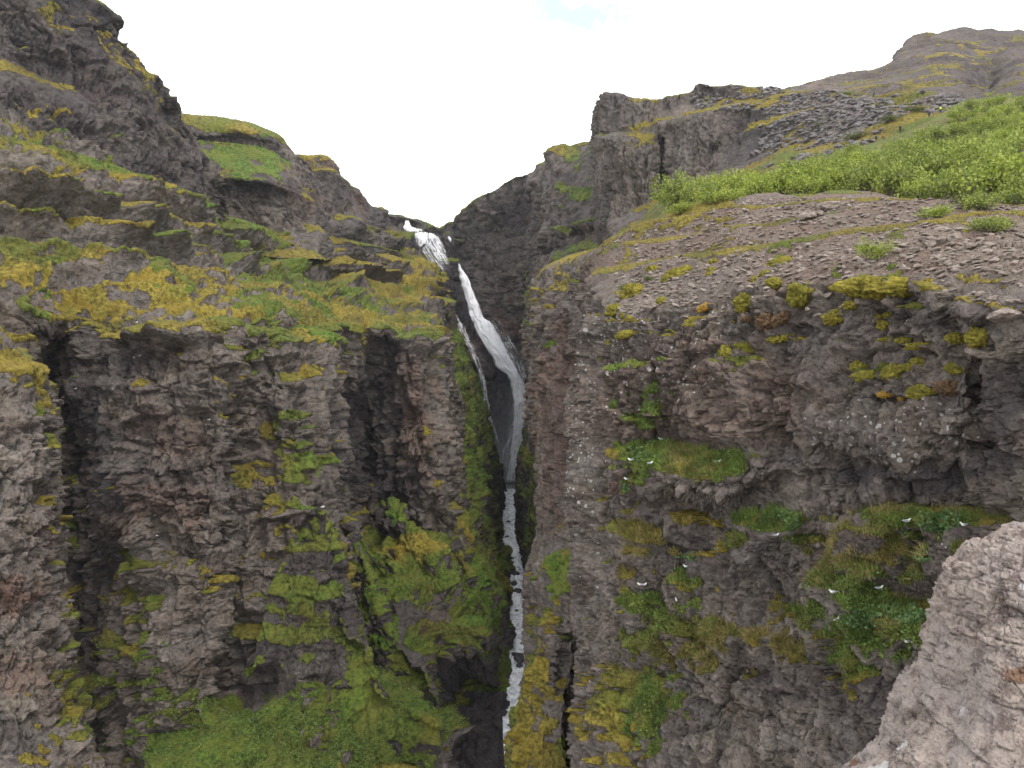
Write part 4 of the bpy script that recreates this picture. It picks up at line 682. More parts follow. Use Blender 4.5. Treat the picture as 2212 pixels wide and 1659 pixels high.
# ---- foreground rock
def near_rock():
    rows = [[(1700,1990,5.0),(1840,1880,4.6),(2000,1700,4.2),(2100,1500,3.9),(2200,1330,3.7),(2330,1240,3.6),(2900,1100,3.6)],
            [(1700,1830,3.5),(1780,1690,3.25),(1836,1660,3.15),(1895,1624,3.08),(1920,1580,3.04),(1935,1545,3.0),(1962,1490,2.98),(1990,1440,2.96),(2008,1380,2.93),(2012,1310,2.9),(2030,1258,2.87),(2058,1205,2.84),(2085,1180,2.82),(2112,1162,2.8),(2150,1146,2.78),(2175,1134,2.76),(2215,1122,2.74),(2400,1080,2.7),(2900,1000,2.6)],
            [(1720,1860,3.1),(1800,1705,2.98),(1850,1680,2.9),(1915,1640,2.86),(1955,1590,2.84),(1985,1530,2.82),(2012,1470,2.8),(2030,1400,2.78),(2040,1330,2.76),(2062,1275,2.74),(2090,1230,2.72),(2130,1195,2.7),(2175,1170,2.68),(2230,1150,2.66),(2450,1110,2.6),(2900,1050,2.5)],
            [(1760,1900,2.95),(1850,1760,2.8),(1920,1700,2.76),(1985,1640,2.72),(2040,1540,2.7),(2080,1440,2.68),(2105,1360,2.64),(2140,1300,2.6),(2200,1250,2.56),(2300,1220,2.52),(2900,1160,2.4)],
            [(1800,1990,2.6),(1930,1850,2.56),(2060,1700,2.52),(2140,1550,2.5),(2210,1450,2.48),(2320,1380,2.44),(2900,1300,2.3)],
            [(1900,2200,2.3),(2060,2000,2.3),(2200,1800,2.3),(2350,1650,2.28),(2900,1550,2.1)]]
    o = sheet('foreground_rock', rows, .03, amp=.4, fine=1.7, flatn=0, strata=(0, 1, 0), autoback=None, lich=.0, moss=(3, .1), cush=0, res=1.3)
    if 'kind' in o: del o['kind']
    n = N('pink_rock'); p = n.obj()
    n1 = n.noise(p, 2.2, 6, .6); n2 = n.noise(p, 14, 7, .7); n3 = n.noise(p, 60, 5, .7); n4 = n.noise(n.scalev(p, (1, 1, 1.2)), 4, 6, .65, .6)
    c = n.mix(n.ramp(n1, .38, .62), (.38, .31, .265), (.31, .265, .245)); c = n.mix(n.ramp(n4, .5, .66, 0, .8), c, (.47, .39, .34)); c = n.mix(n.ramp(n2, .36, .5, .85, 0), c, (.11, .075, .065))
    c = n.mix(n.ramp(n3, .5, .72, 0, .55), c, (.50, .44, .41)); c = n.mix(n.ramp(n3, .3, .42, .5, 0), c, (.12, .08, .07))
    c = n.mix(n.ramp(n.noise(p, 4.2, 4, .6, 1.2), .60, .67, 0, .75), c, (.19, .085, .035))
    c = n.mix(n.ramp(n.ma('ADD', n.noise(p, 5.5, 3, .5), n.ma('MULTIPLY', n2, .22)), .76, .80, 0, .85), c, (.55, .54, .53))
    pit = n.ramp(n.ma('ADD', n.n('ShaderNodeTexVoronoi', {'Vector': p, 'Scale': 9}).outputs['Distance'], n.ma('MULTIPLY', n2, .35)), .2, .3, 1, 0)
    c = n.mix(n.ma('MULTIPLY', pit, .7), c, (.05, .03, .025))
    h = n.ma('ADD', n.ma('ADD', n.ma('MULTIPLY', n2, 1.), n.ma('MULTIPLY', n3, .45)), n.ma('ADD', n.ma('MULTIPLY', pit, -.4), n.ma('MULTIPLY', n4, .8)))
    n.bsdf(**{'Base Color': c, 'Roughness': .85, 'Normal': n.n('ShaderNodeBump', {'Strength': 1., 'Distance': .035, 'Height': h}).outputs[0]})
    o.data.materials[0] = n.m
    tag(o, 'big weathered pinkish brown rock with pale lichen in the right foreground', 'rock')
near_rock()
# ================================================================ birch scrub
def leaf_mat(name, a, b):
    n = N(name); p = n.pos(); f = n.noise(p, .9, 4, .6); g = n.noise(p, 7, 3, .6)
    c = n.mix(n.ramp(n.ma('ADD', n.ma('MULTIPLY', f, .55), n.ma('MULTIPLY', g, .45)), .38, .62), a, b)
    bs = n.n('ShaderNodeBsdfPrincipled', {'Base Color': c, 'Roughness': .6, 'Specular IOR Level': .3}); tr = n.n('ShaderNodeBsdfTranslucent', {'Color': c})
    mx = n.n('ShaderNodeMixShader', {0: .22, 1: bs.outputs[0], 2: tr.outputs[0]}); n.t.links.new(mx.outputs[0], n.out.inputs[0]); return n.m
LEAF = [leaf_mat('leaf_lime', (.14, .19, .03), (.34, .39, .06)), leaf_mat('leaf_green', (.11, .15, .03), (.27, .31, .055)), leaf_mat('leaf_dark', (.065, .08, .025), (.16, .18, .045))]
BARK = simple_mat('bark', (.12, .10, .085), var=.5, sc=14)
GRASSM = leaf_mat('herb_green', (.06, .095, .022), (.19, .26, .06)); DRY = leaf_mat('grass_dry', (.13, .11, .03), (.34, .28, .11)); HERB2 = leaf_mat('herb_blue_green', (.055, .105, .035), (.15, .24, .085))
def leaves(cent, nrm_, size, R, elong=1.5):
    """little folded leaf quads around the given centres"""
    n_ = len(cent); a = R.normal(size=(n_, 3)); a[:, 2] = np.abs(a[:, 2])*.7+.1; a /= np.linalg.norm(a, axis=1, keepdims=True)
    b = np.cross(a, R.normal(size=(n_, 3))); b /= np.linalg.norm(b, axis=1, keepdims=True); s = (size*R.uniform(.6, 1.3, n_))[:, None]
    V = np.stack([cent-b*s*.5, cent+a*s*elong*.5, cent+b*s*.5, cent-a*s*elong*.5], 1).reshape(-1, 3)
    return V, np.arange(n_*4).reshape(-1, 4)
def shrub_meshes(k, nleaf=1700, width=1., height=.62, sparse=0., leaf=.05):
    R = np.random.default_rng(300+k); tips = []; br = []
    nb = R.integers(7, 11)
    for i in range(nb):
        az = i/nb*6.28+R.uniform(-.3, .3); el = R.uniform(.35, 1.35); L = R.uniform(.6, 1.)
        e = np.array([math.cos(az)*math.cos(el)*width, math.sin(az)*math.cos(el)*width, math.sin(el)*height])*L
        pts = [np.zeros(3)+np.array([math.cos(az), math.sin(az), 0])*.04, e*.35+R.normal(size=3)*.03, e*.7+R.normal(size=3)*.05, e]
        br.append(tube(pts, [.022, .016, .010, .004], 5)); tips.append((e, .30)); tips.append((pts[2], .26))
        for j in range(4):
            q0 = pts[1]*(1-j/4)+pts[3]*(j/4); q1 = q0+R.normal(size=3)*np.array([.22, .22, .10])+np.array([0, 0, .12]); q1[2] = max(q1[2], .05)
            br.append(tube([q0, (q0+q1)/2+R.normal(size=3)*.02, q1], [.009, .006, .003], 4)); tips.append((q1, .17))
    cs = []; wts = np.array([t[1] for t in tips])**2; pk = R.choice(len(tips), nleaf, p=wts/wts.sum())
    for i in pk:
        c_, r_ = tips[i]; v = R.normal(size=3); v /= np.linalg.norm(v); rr = r_*(R.random()**.45)
        cs.append(c_+v*rr*np.array([1, 1, .72]))
    cs = np.array(cs); cs[:, 2] = np.abs(cs[:, 2])+.02
    up = .09*(R.random(nleaf) < .25)*R.random(nleaf); cs[:, 2] += up
    return join(br), leaves(cs, None, leaf, R)
SM = []
for k in range(5):
    B, Lv = shrub_meshes(k, 1500, 1., (.62, .7, .55, .66, .6)[k])
    mb = mesh_np('branches', B[0], B[1], BARK); mf = mesh_np('foliage', Lv[0], Lv[1], LEAF[k % 3], smooth=False); SM.append((mb.data, mf.data))
    for o in (mb, mf): bpy.data.objects.remove(o)
LV = {}
def shrub(loc, size, k, lm, label, group, hz=1., name='birch_shrub', data=None):
    root = empty(name, loc, RNG.uniform(0, 6.28)); root.scale = (size, size, size*hz); tag(root, label, 'shrub', group)
    mb, mf = data or SM[k % 5]; key = (mf.name, lm)
    if key not in LV: m = mf.copy(); m.materials[0] = LEAF[lm]; LV[key] = m
    for nm, me in (('branches', mb), ('foliage', LV[key])):
        o = bpy.data.objects.new(nm, me); COL.objects.link(o); o.parent = root
    return root
# the dense thicket: bushes on a jittered lattice over the slope
S = PATCH['slope']; cnt = 0
R5 = np.random.default_rng(55); placed = []
def inside(x, y):
    edge = np.interp(x, [1440,1500,1560,1640,1700,1760,1830,1900,1960,2000,2040,2075,2120,2212,2420], [445,425,412,400,382,362,338,316,300,275,252,232,226,224,218])
    low = np.interp(x, [1440,1500,1600,1720,1760,1830,1950,2060,2130,2420], [455,446,436,430,420,416,428,446,456,472])
    return edge < y < low
yy = 224.
rows_ = []
for d in list(np.geomspace(62, 205, 21)):
    ok = np.abs(S['p'][:, 1]-d) < d*.012; q_ = S['p'][ok]; sx, sy = S['sx'][ok], S['sy'][ok]
    if not len(q_): continue
    step = 2.7+.008*d; xs = np.arange(q_[:, 0].min(), q_[:, 0].max(), step)
    for x in xs+R5.uniform(-.9, .9, len(xs)):
        i = np.argmin(np.abs(q_[:, 0]-x))
        if sx[i] < 1436 or sx[i] > 2330 or not inside(sx[i], sy[i]): continue
        placed.append((q_[i], sx[i], sy[i], d))
placed.sort(key=lambda a: a[3])
print('thicket', len(placed))
for i, (p, x, y, d) in enumerate(placed[:290]):
    if any(abs(x-gx) < 26 and 0 < y-gy < 40 for gx, gy in ((1893, 296), (2035, 240), (2005, 250), (1945, 285))): sc_, hz_ = 1.3, .6
    else: sc_, hz_ = R5.uniform(2.0, 4.0)*(1.2 if x > 1950 and y > 320 else 1), R5.uniform(.85, 1.45)
    v = fbm(np.array([p])/16, 2, 9)[0]+R5.uniform(-.25, .25)
    shrub(p-np.array([0, 0, .15]), sc_, int(R5.integers(0, 5)), 0 if v > .0 else 1, 'bright green birch bush in the dense thicket covering the right hand slope', 'birch bushes of the dense thicket', hz_)
ES = [('cliff_right',1895,558,1.45,0,'lone bright green bush standing on bare gravel above the wide moss mound',1.15),('cliff_right',2142,498,1.75,1,'spreading bush with bare stems by the bare path at the right edge of the gravel',.9),('cliff_right',2022,468,1.9,0,'low lime bush in front of the thicket, left of the spreading one',.65),
      ('cliff_right',2110,452,1.9,1,'darker bush at the front right of the thicket just behind the spreading one',1.),('cliff_right',2190,440,2.2,1,'broad darker green bush at the right edge of the photo in front of the thicket',1.),('cliff_right',2080,442,1.7,2,'dark leaved bush in the shaded gap at the front of the thicket',.8),
      ('cliff_right',1552,436,3.,0,'bright bush with upright twigs, left end of the scrub above the golden moss',.8),('cliff_right',1470,458,2.5,0,'lowest leftmost bush of the scrub, on the brink above the golden moss',.62),('slope',1605,418,2.5,0,'rounded lime bush right of the one with upright twigs',.7),('slope',1690,404,2.9,1,'thin bush with bare dark branches at the left end of the scrub',.85),('slope',1650,404,2.6,1,'rounded darker bush behind the thin bare branched one',.9),
      ('cliff_tower',1850,298,4.4,2,'large dark olive bush on the boulder slope beside the blue hiker',.72),('cliff_tower',1922,262,3.8,2,'dark bush higher on the boulder slope above the large dark olive one',.7),('cliff_tower',1768,272,2.5,2,'small round bush alone among the grey boulders',.8),('cliff_tower',1975,238,3.6,2,'olive bush near the top of the boulder slope left of the hiker in neon yellow',.6),('cliff_tower',1905,228,2.4,2,'faint dark bush among the boulders below the topmost hiker',.6),
      ('cliff_tower',1822,196,4.,1,'pale olive bush on the skyline of the boulder slope',.42),('cliff_right',1352,625,1.0,2,'grey green willow bush clinging to the cliff brink beside yellow moss',.8),('cliff_right',1400,604,.8,2,'thin dull bush on the cliff brink right of the grey green willow',.8)]
for i, (pt, x, y, s_, lm, lb, hz_) in enumerate(ES):
    p, _ = at(pt, x, y); shrub(p-np.array([0, 0, .1*s_]), s_, i+1, lm, lb, 'bushes apart from the thicket', hz_)
# ================================================================ moss cushions
mm_ = N('moss_cushion'); p_ = mm_.obj(); f_ = mm_.noise(p_, 1.2, 5, .65); g_ = mm_.noise(p_, 6, 5, .7)
oi = mm_.n('ShaderNodeObjectInfo').outputs['Random']
c_ = mm_.mix(mm_.ramp(mm_.ma('ADD', mm_.ma('MULTIPLY', f_, .5), mm_.ma('MULTIPLY', g_, .5)), .38, .62), (.075, .062, .012), (.29, .245, .045)); c_ = mm_.mix(mm_.ma('MULTIPLY', oi, .45), c_, (.15, .15, .03))
mm_.bsdf(**{'Base Color': c_, 'Roughness': .95, 'Normal': mm_.n('ShaderNodeBump', {'Strength': .9, 'Distance': .06, 'Height': g_}).outputs[0], 'Specular IOR Level': .1})
BROWNM = simple_mat('brown_heath', (.06, .035, .018), col2=(.15, .085, .035), sc=9, bump=.05); ORM = simple_mat('orange_moss', (.20, .11, .012), col2=(.36, .22, .03), sc=9, bump=.05)
def cushion(patch, x, y, w_, h_, rot=0, mat=None, label=None, k=0, grp='moss cushions on the right hand cliff'):
    p, nn = at(patch, x, y+h_*.35); dist = np.linalg.norm(p); W = w_/F*dist*.5; Hh = h_/F*dist*.62
    V, Fc = ico(4); V = V.copy(); V0 = V.copy()
    # several lobes heaped together
    R = np.random.default_rng(900+k); q_ = V*np.array([W, Hh*1.1, Hh]); s_ = min(W, Hh)*.8
    q_ = q_+V*(np.abs(fbm(q_/s_+k*3.1, 3, 3))*-.55+.25)[:, None]*Hh*.9; q_ = q_+V*(.26*Hh*fbm(q_/(s_*.2)*np.array([1, 1, 1.8]), 3, 8))[:, None]
    q_ = q_+V*np.array([1, 0, 0])*(.35*W*vn(V*1.6+k*5.3, 4))[:, None]
    a = math.radians(-rot); q_ = np.stack([q_[:, 0]*math.cos(a)-q_[:, 2]*math.sin(a), q_[:, 1], q_[:, 0]*math.sin(a)+q_[:, 2]*math.cos(a)], -1)
    o = mesh_np('moss_cushion', q_, Fc, mat or mm_.m); o.location = p-nn*Hh*.25
    o.rotation_euler = (0, 0, -math.atan2(p[0], p[1])*.5)
    return tag(o, label, 'moss', grp)
Z1 = lambda a, b: (1261.8+.248*a, 548.6+.248*b); Z2 = lambda a, b: (1700.7+.2645*a, 493.7+.2645*b)
MC = [(Z1,610,100,140,50,0,'small golden moss pair above the grey green willow bush'),(Z1,800,145,290,90,-22,'long arched yellow moss bank to the right of the grey green willow'),(Z1,1130,45,70,50,0,'topmost of three little moss cushions stacked below the golden brink'),(Z1,1110,125,80,50,0,'middle one of three little moss cushions stacked below the golden brink'),
      (Z1,1085,160,60,40,0,'lowest of three little moss cushions stacked below the golden brink'),(Z1,1700,50,220,90,-22,'long slanting golden moss strip on the gravel slope'),(Z1,1570,150,90,50,-20,'moss cushion at the lower left end of the slanting golden strip'),(Z1,1480,205,90,60,-30,'dull moss tuft below the slanting golden strip'),
      (Z1,1650,225,110,70,0,'rounded moss cushion between the slanting strip and the twin moss stacks'),(Z1,1860,310,190,150,0,'largest bright yellow moss dome on the gravel, above a dark rock face'),(Z1,1395,365,180,120,0,'bright ribbed moss mound to the left of the largest dome'),(Z1,1370,462,110,50,0,'moss shelf directly under the bright ribbed mound'),
      (Z1,430,280,200,110,-8,'moss heap growing through the grey green willow bush'),(Z1,270,458,200,80,0,'bright moss cap on the cliff corner under the willow bush'),(Z1,670,390,100,60,-8,'moss cushion below the lower end of the long arched bank'),(Z1,330,525,50,40,0,'little round moss ball under the bright cliff corner cap'),(Z1,385,542,50,40,0,'little moss ball just right of the round one under the corner cap'),
      (Z1,1040,450,130,50,-25,'orange tinted moss on top of the blocky grey outcrop'),(Z1,1410,550,120,36,5,'orange moss streak between the ribbed mound and the brown heath patch'),(Z1,1560,550,140,130,0,'dark brown heath patch below the ribbed moss mounds'),(Z1,1725,530,160,80,-35,'slanting moss clump right of the brown heath patch'),
      (Z1,1430,790,220,90,5,'thick yellow moss hump midway down the upper cliff'),(Z1,1700,720,200,60,-15,'flat moss wing right of and above the thick hump'),(Z1,1240,820,90,90,-35,'short moss clump left of the thick hump'),(Z1,2165,530,130,80,-20,'moss cushion hanging left of the dark ledge, lower left of the wide moss mound'),(Z1,350,680,190,50,-14,'yellow moss band slanting along the cliff corner'),
      (Z1,230,745,160,50,-20,'moss drooping at the left end of the slanting corner band'),(Z1,160,812,60,50,0,'moss ball on the lichen spotted edge, upper one of two'),(Z1,140,885,60,50,0,'moss ball on the lichen spotted edge, lower one of two'),
      (Z2,770,425,560,130,2,'widest moss mound, olive yellow, capping the dark square rock ledge'),(Z2,1160,405,80,36,0,'small moss cushion right of the widest mound, upper of two'),(Z2,1150,470,130,50,4,'small moss cushion right of the widest mound, lower of two'),(Z2,400,695,170,80,-10,'moss pillow left of the dark ledge under the widest mound'),(Z2,495,615,90,50,0,'dull moss tuft above the moss pillow left of the dark ledge'),
      (Z2,735,705,80,30,0,'thin moss patch in the dark face under the widest mound, left of two'),(Z2,835,685,100,40,-12,'thin moss patch in the dark face under the widest mound, right of two'),(Z2,795,765,120,55,12,'moss tuft under the two thin patches in the dark face'),(Z2,810,897,130,28,0,'narrow moss strip on the ledge above the green grass tuft'),(Z2,955,900,110,40,0,'dull moss clump just right of the narrow strip'),(Z2,1045,935,150,40,-8,'moss lump on the long ledge in the middle of the dark face'),
      (Z2,570,1080,110,60,0,'moss cushion at the left end of the lower long ledge'),(Z2,630,1175,170,60,-12,'moss pad on the lower long ledge, left of the thickest one'),(Z2,870,1140,190,90,-5,'thickest moss pad on the lower long ledge'),(Z2,1000,1108,170,40,0,'moss rim joined to the right of the thickest pad on the lower ledge'),(Z2,1060,1070,90,50,0,'small moss knob above the rim of the lower ledge'),
      (Z2,1390,1120,160,80,0,'soft olive moss clump at the right end of the lower long ledge'),(Z2,1375,880,130,60,0,'olive moss clump right of the centre of the long ledge'),(Z2,1540,850,110,110,0,'olive moss and dead grass beside the gravel chute'),(Z2,1100,1285,190,90,-5,'yellow moss cap on the lichen covered blocks'),(Z2,1170,1312,110,46,0,'brighter moss lobe at the lower right of the cap on the lichen covered blocks'),
      (Z2,810,1345,130,46,-10,'orange yellow moss pad at the upper left of the lichen covered blocks'),(Z2,920,1378,50,28,0,'tiny orange moss button between two pads above the lichen covered blocks'),(Z2,1330,1270,180,80,0,'round dark brown heath patch beside the yellow moss cap')]
for k, (z_, a, b, w__, h__, rot, lb) in enumerate(MC):
    x, y = z_(a, b); f_ = .248 if z_ is Z1 else .2645
    cushion('cliff_right', x, y, w__*f_, h__*f_, rot, BROWNM if 'brown heath' in lb else ORM if 'orange' in lb else None, lb, k)
# ================================================================ grass and herbs on the ledges
def blades(name, patch, cond, count, h0, h1, mat, seed, kind='grass', droop=.5):
    c_ = PATCH[patch]; idx = np.where(cond(c_))[0]; R = np.random.default_rng(seed)
    if len(idx) < 10: print('no ground for', name, seed); return
    k = R.choice(idx, count); p = c_['p'][k]+R.normal(size=(count, 3))*h1*.25; nn = c_['n'][k]
    if kind == 'grass':
        up = np.array([0, 0, 1.])*.8+nn*.7+R.normal(size=(count, 3))*.35; up /= np.linalg.norm(up, axis=1, keepdims=True); L = R.uniform(h0, h1, count)[:, None]
        sd = np.cross(up, R.normal(size=(count, 3))); sd /= np.linalg.norm(sd, axis=1, keepdims=True); w_ = L*.055
        mid = p+up*L*.55; tip = p+up*L*.9+nn*L*droop*.5-np.array([0, 0, 1])*L*droop*.45
        V = np.stack([p-sd*w_, p+sd*w_, mid+sd*w_*.8, mid-sd*w_*.8, tip+sd*w_*.15, tip-sd*w_*.15], 1).reshape(-1, 3)
        b = np.arange(count)[:, None]*6; Fc = np.concatenate([b+np.array([[0, 1, 2, 3]]), b+np.array([[3, 2, 4, 5]])])
    else:
        p = p+nn*R.uniform(0, h1, count)[:, None]; V, Fc = leaves(p, None, (h0+h1)/2, R, 1.1)
    return tag(mesh_np(name, V, Fc, mat, smooth=False), kind='stuff')
def zone(x, y, rx, ry, mo=.4):
    def f(c_):
        e = ((c_['sx']-x)/rx)**2+((c_['sy']-y)/ry)**2
        return (e+1.5*fbm(c_['p']/1.1, 5, 5, .7) < .95) & (c_['mo'] > mo) & (c_['n'][:, 2] > -.15)
    return f
def union(*fs):
    def f(c_):
        m = fs[0](c_)
        for g in fs[1:]: m = m | g(c_)
        return m
    return f
GZ = union(zone(1395,870,55,55,.2), zone(1405,945,50,40,.2), zone(1400,1000,70,34,.2), zone(1530,1010,85,36,.15), zone(1660,1150,80,60,.2), zone(1840,1290,110,60,.2), zone(1990,1145,110,32,.2), zone(1900,1400,120,44,.2), zone(1800,1360,70,30,.3), zone(1440,1330,110,60,.35), zone(1500,1250,40,30,.3), zone(1420,1560,50,90,.4), zone(2040,1200,50,40,.2))
blades('grass', 'cliff_right', GZ, 42000, .14, .42, GRASSM, 61); blades('herbs', 'cliff_right', GZ, 26000, .08, .16, GRASSM, 62, 'herb')
DZ = union(zone(1690,1230,100,60,.2), zone(1560,1390,160,60,.3), zone(1480,1010,60,36,.3), zone(1930,1200,180,60,.3), zone(1600,1060,60,26,.2), zone(1820,1180,60,40,.3), zone(1400,1190,80,60,.4))
blades('dry_grass', 'cliff_right', DZ, 30000, .14, .4, DRY, 63, droop=.9)
blades('grass', 'cliff_right', lambda c_: (c_['mo'] > .55) & (c_['sy'] > 800) & (c_['n'][:, 2] > 0) & (vn(c_['p']/1.7, 77) > -.1), 26000, .08, .26, LEAF[2], 66, droop=.8)
blades('dry_grass', 'cliff_right', lambda c_: (c_['mo'] > .3) & (c_['sy'] > 900) & (vn(c_['p']/1.2, 78) > .25), 16000, .08, .28, DRY, 67, droop=1.)
HZ = union(zone(1480,1220,28,16,0), zone(1355,1052,14,14,0), zone(1900,1320,40,16,0), zone(1960,1330,36,16,0), zone(1870,1340,40,14,0), zone(1990,1215,26,22,0), zone(1700,1130,24,20,0), zone(1385,990,40,20,0), zone(2030,1130,40,22,0))
blades('herbs', 'cliff_right', HZ, 9000, .12, .2, HERB2, 64, 'herb')
blades('grass', 'cliff_left_near', lambda c_: (c_['mo'] > .6) & (c_['gr'] > .6) & (c_['sy'] > 1380) & (c_['sy'] < 1700) & (c_['sx'] > 200), 60000, .2, .36, GRASSM, 65, 'herb')
# ================================================================ nesting gulls
WHITE = simple_mat('gull_white', (.80, .80, .78), var=.08); GREY = simple_mat('gull_grey', (.27, .29, .32), var=.12); BEAK = simple_mat('beak', (.62, .42, .06)); EYE = simple_mat('eye', (.01, .01, .01), .2)
def ell(c, r, sub=2, sq=0.):
    V, Fc = ico(sub); return V*np.array(r)+np.array(c), Fc
def gull_parts():
    # body, neck and head are one lofted surface along x (bird faces +x); length .45 m
    st = [(-.23,.085,.004,.012),(-.20,.085,.02,.03),(-.13,.078,.05,.055),(-.04,.07,.072,.07),(.05,.078,.075,.073),(.11,.10,.062,.062),(.145,.135,.043,.045),(.165,.17,.037,.038),(.185,.195,.038,.036),(.21,.20,.034,.032),(.232,.195,.024,.022),(.245,.19,.01,.01)]
    V = []; Fc = []; sgm = 12
    for i, (x, z, rz_, ry_) in enumerate(st):
        th = np.linspace(0, 2*math.pi, sgm, endpoint=False); tilt = .0
        V.append(np.stack([x+0*th-np.sin(th)*rz_*(.5 if .1 < x < .19 else 0), np.cos(th)*ry_, z+np.sin(th)*rz_], -1))
        if i: Fc += [[(i-1)*sgm+s, i*sgm+s, i*sgm+(s+1) % sgm, (i-1)*sgm+(s+1) % sgm] for s in range(sgm)]
    body = (np.concatenate(V), np.array(Fc))
    wings = [ell((-.075, s*.062, .092), (.155, .022, .05), 2) for s in (-1, 1)]
    for w_, f in wings: w_[:, 2] += np.clip(-w_[:, 0]-.1, 0, 1)*.25; w_[:, 1] *= 1-.6*np.clip(-w_[:, 0]-.08, 0, .2)/.2
    tail = ell((-.25, 0, .088), (.06, .03, .008), 2); beak = ell((.262, 0, .187), (.028, .008, .009), 2); eyes = [ell((.218, s*.028, .202), (.005, .004, .005), 1) for s in (-1, 1)]
    return body, wings, tail, beak, eyes
GP = gull_parts(); GD = {}
def gmesh(nm, vf, mat):
    o = mesh_np(nm, vf[0], vf[1], mat); d = o.data; bpy.data.objects.remove(o); return d
GDATA = [('body', gmesh('body', GP[0], WHITE)), ('wing', gmesh('wing', GP[1][0], GREY)), ('wing', gmesh('wing', GP[1][1], GREY)), ('tail', gmesh('tail', GP[2], WHITE)), ('beak', gmesh('beak', GP[3], BEAK)), ('eye', gmesh('eye', GP[4][0], EYE)), ('eye', gmesh('eye', GP[4][1], EYE))]
def gull(patch, x, y, face, label, size=.85, loc=None):
    p, nn = at(patch, x, y+6) if loc is None else (loc, np.zeros(3))
    dirc = p/np.linalg.norm(p)
    q_ = p-dirc*.35+np.array([0, 0, .02]); root = empty('gull', q_, face, size); tag(root, label, 'bird', 'white gulls nesting on the cliffs')
    for nm, me in GDATA:
        o = bpy.data.objects.new(nm, me); COL.objects.link(o); o.parent = root
    return root
PI = math.pi
GL = [(1428,946,PI,'gull on the green tuft high in the tall strip of herbs'),(1361,990,PI,'gull at the left end of the upper grassy ledge'),(1405,996,.3,'gull half hidden in grass just right of the left end one on the upper ledge'),(1550,994,.2,'gull sitting in the middle of the pale green mat'),(1354,1030,PI,'gull beside the orange rock scar under the upper ledge'),(1676,1152,.2,'gull in a hollow of the green patch left of the square boulder'),
      (1797,1162,PI/2,'gull showing its white breast, alone right of the square boulder'),(1481,1221,PI,'gull on a bluish green plant in the middle of the cliff'),(1383,1258,PI,'left gull of the close pair below the mossy round boulder'),(1392,1260,.3,'right gull of the close pair below the mossy round boulder'),(1461,1292,PI/2,'gull among grass to the lower right of the close pair'),
      (1800,1279,PI,'large clear gull facing left at the left end of the green hummock'),(1807,1336,.5,'gull tucked in the dark below the green hummock'),(1959,1124,0,'gull in the dark recess above the leafy ledge'),(2079,1134,PI,'gull on top of the rounded grass mound near the foreground rock'),(2039,1179,PI/2,'gull under the rounded grass mound'),
      (1898,1267,0,'gull on top of the green hummock, near its right side'),(1959,1382,PI,'gull standing clear on the grass bank left of the foreground rock')]
for x, y, f_, lb in GL: gull('cliff_right', x, y, f_, lb)
GLL = [(820,902,.5,'far gull on a pale ledge under the golden seam of the left wall'),(163,689,.2,'far gull at the mossy brink of the left wall'),(298,835,0,'far gull on a green tuft in the left wall'),(607,1110,PI,'far gull above the mossy nose of the left wall')]
for k, (x, y) in enumerate(((450,901),(298,689),(163,835),(337,1152))):
    gull('cliff_left_near', x, y, GLL[k][2], ('far gull as a white dot in the middle of the left rock wall','far gull as a white dot on the golden moss brink of the left wall','far gull as a white dot on the green tuft high in the left wall','far gull as a white dot on the green ledge low on the left wall')[k], 1.5)
fg = gull('cliff_left_near', 697, 1097, 0, 'gull gliding with spread wings', 1.6, loc=P(697, 1097, 150.))
ws = [o for o in fg.children if o.name.startswith('wing')]
for o, s in zip(ws, (-1, 1)):
    R = np.array([[0, 0, 0], [.06, s*.02, .09], [.07, s*.22, .15], [-.02, s*.52, .12], [-.05, s*.5, .12], [-.03, s*.22, .14], [-.09, s*.02, .09]])
    V = np.concatenate([R[1:], R[1:]-[0, 0, .012]]); Fc = np.array([[0, 1, 4, 5], [1, 2, 3, 4], [6, 11, 10, 7], [7, 10, 9, 8], [0, 6, 7, 1], [1, 7, 8, 2], [2, 8, 9, 3], [3, 9, 10, 4], [4, 10, 11, 5], [5, 11, 6, 0]])
    t_ = mesh_np('spread_wing', V, Fc, GREY, smooth=False); o.data = t_.data; bpy.data.objects.remove(t_)
# ================================================================ hikers
SKIN = simple_mat('skin', (.50, .33, .25)); HAIR = simple_mat('hair', (.05, .035, .025))
def cloth(nm, c): return simple_mat(nm, c, var=.25, sc=6)
CL = {k: cloth('cloth_'+k, v) for k, v in dict(blue=(.03, .09, .24), navy=(.015, .03, .09), black=(.015, .015, .018), grey=(.06, .065, .07), neon=(.55, .80, .03), purple=(.05, .04, .11), orange=(.50, .13, .06), khaki=(.16, .13, .09)).items()}
def skin_mesh(name, joints, edges, rad, mat, parent, sub=1):
    me = bpy.data.meshes.new(name); me.from_pydata([tuple(j) for j in joints], edges, []); o = bpy.data.objects.new(name, me); COL.objects.link(o)
    o.modifiers.new('skin', 'SKIN'); me.skin_vertices
    for v, r in zip(me.skin_vertices[0].data, rad): v.radius = r if isinstance(r, tuple) else (r, r)
    me.skin_vertices[0].data[0].use_root = True
    o.modifiers.new('sub', 'SUBSURF').levels = sub; dg = bpy.context.evaluated_depsgraph_get(); m2 = bpy.data.meshes.new_from_object(o.evaluated_get(dg))
    o.modifiers.clear(); o.data = m2; m2.name = name; m2.materials.clear(); m2.materials.append(mat)
    for f in m2.polygons: f.use_smooth = True
    o.parent = parent; return o
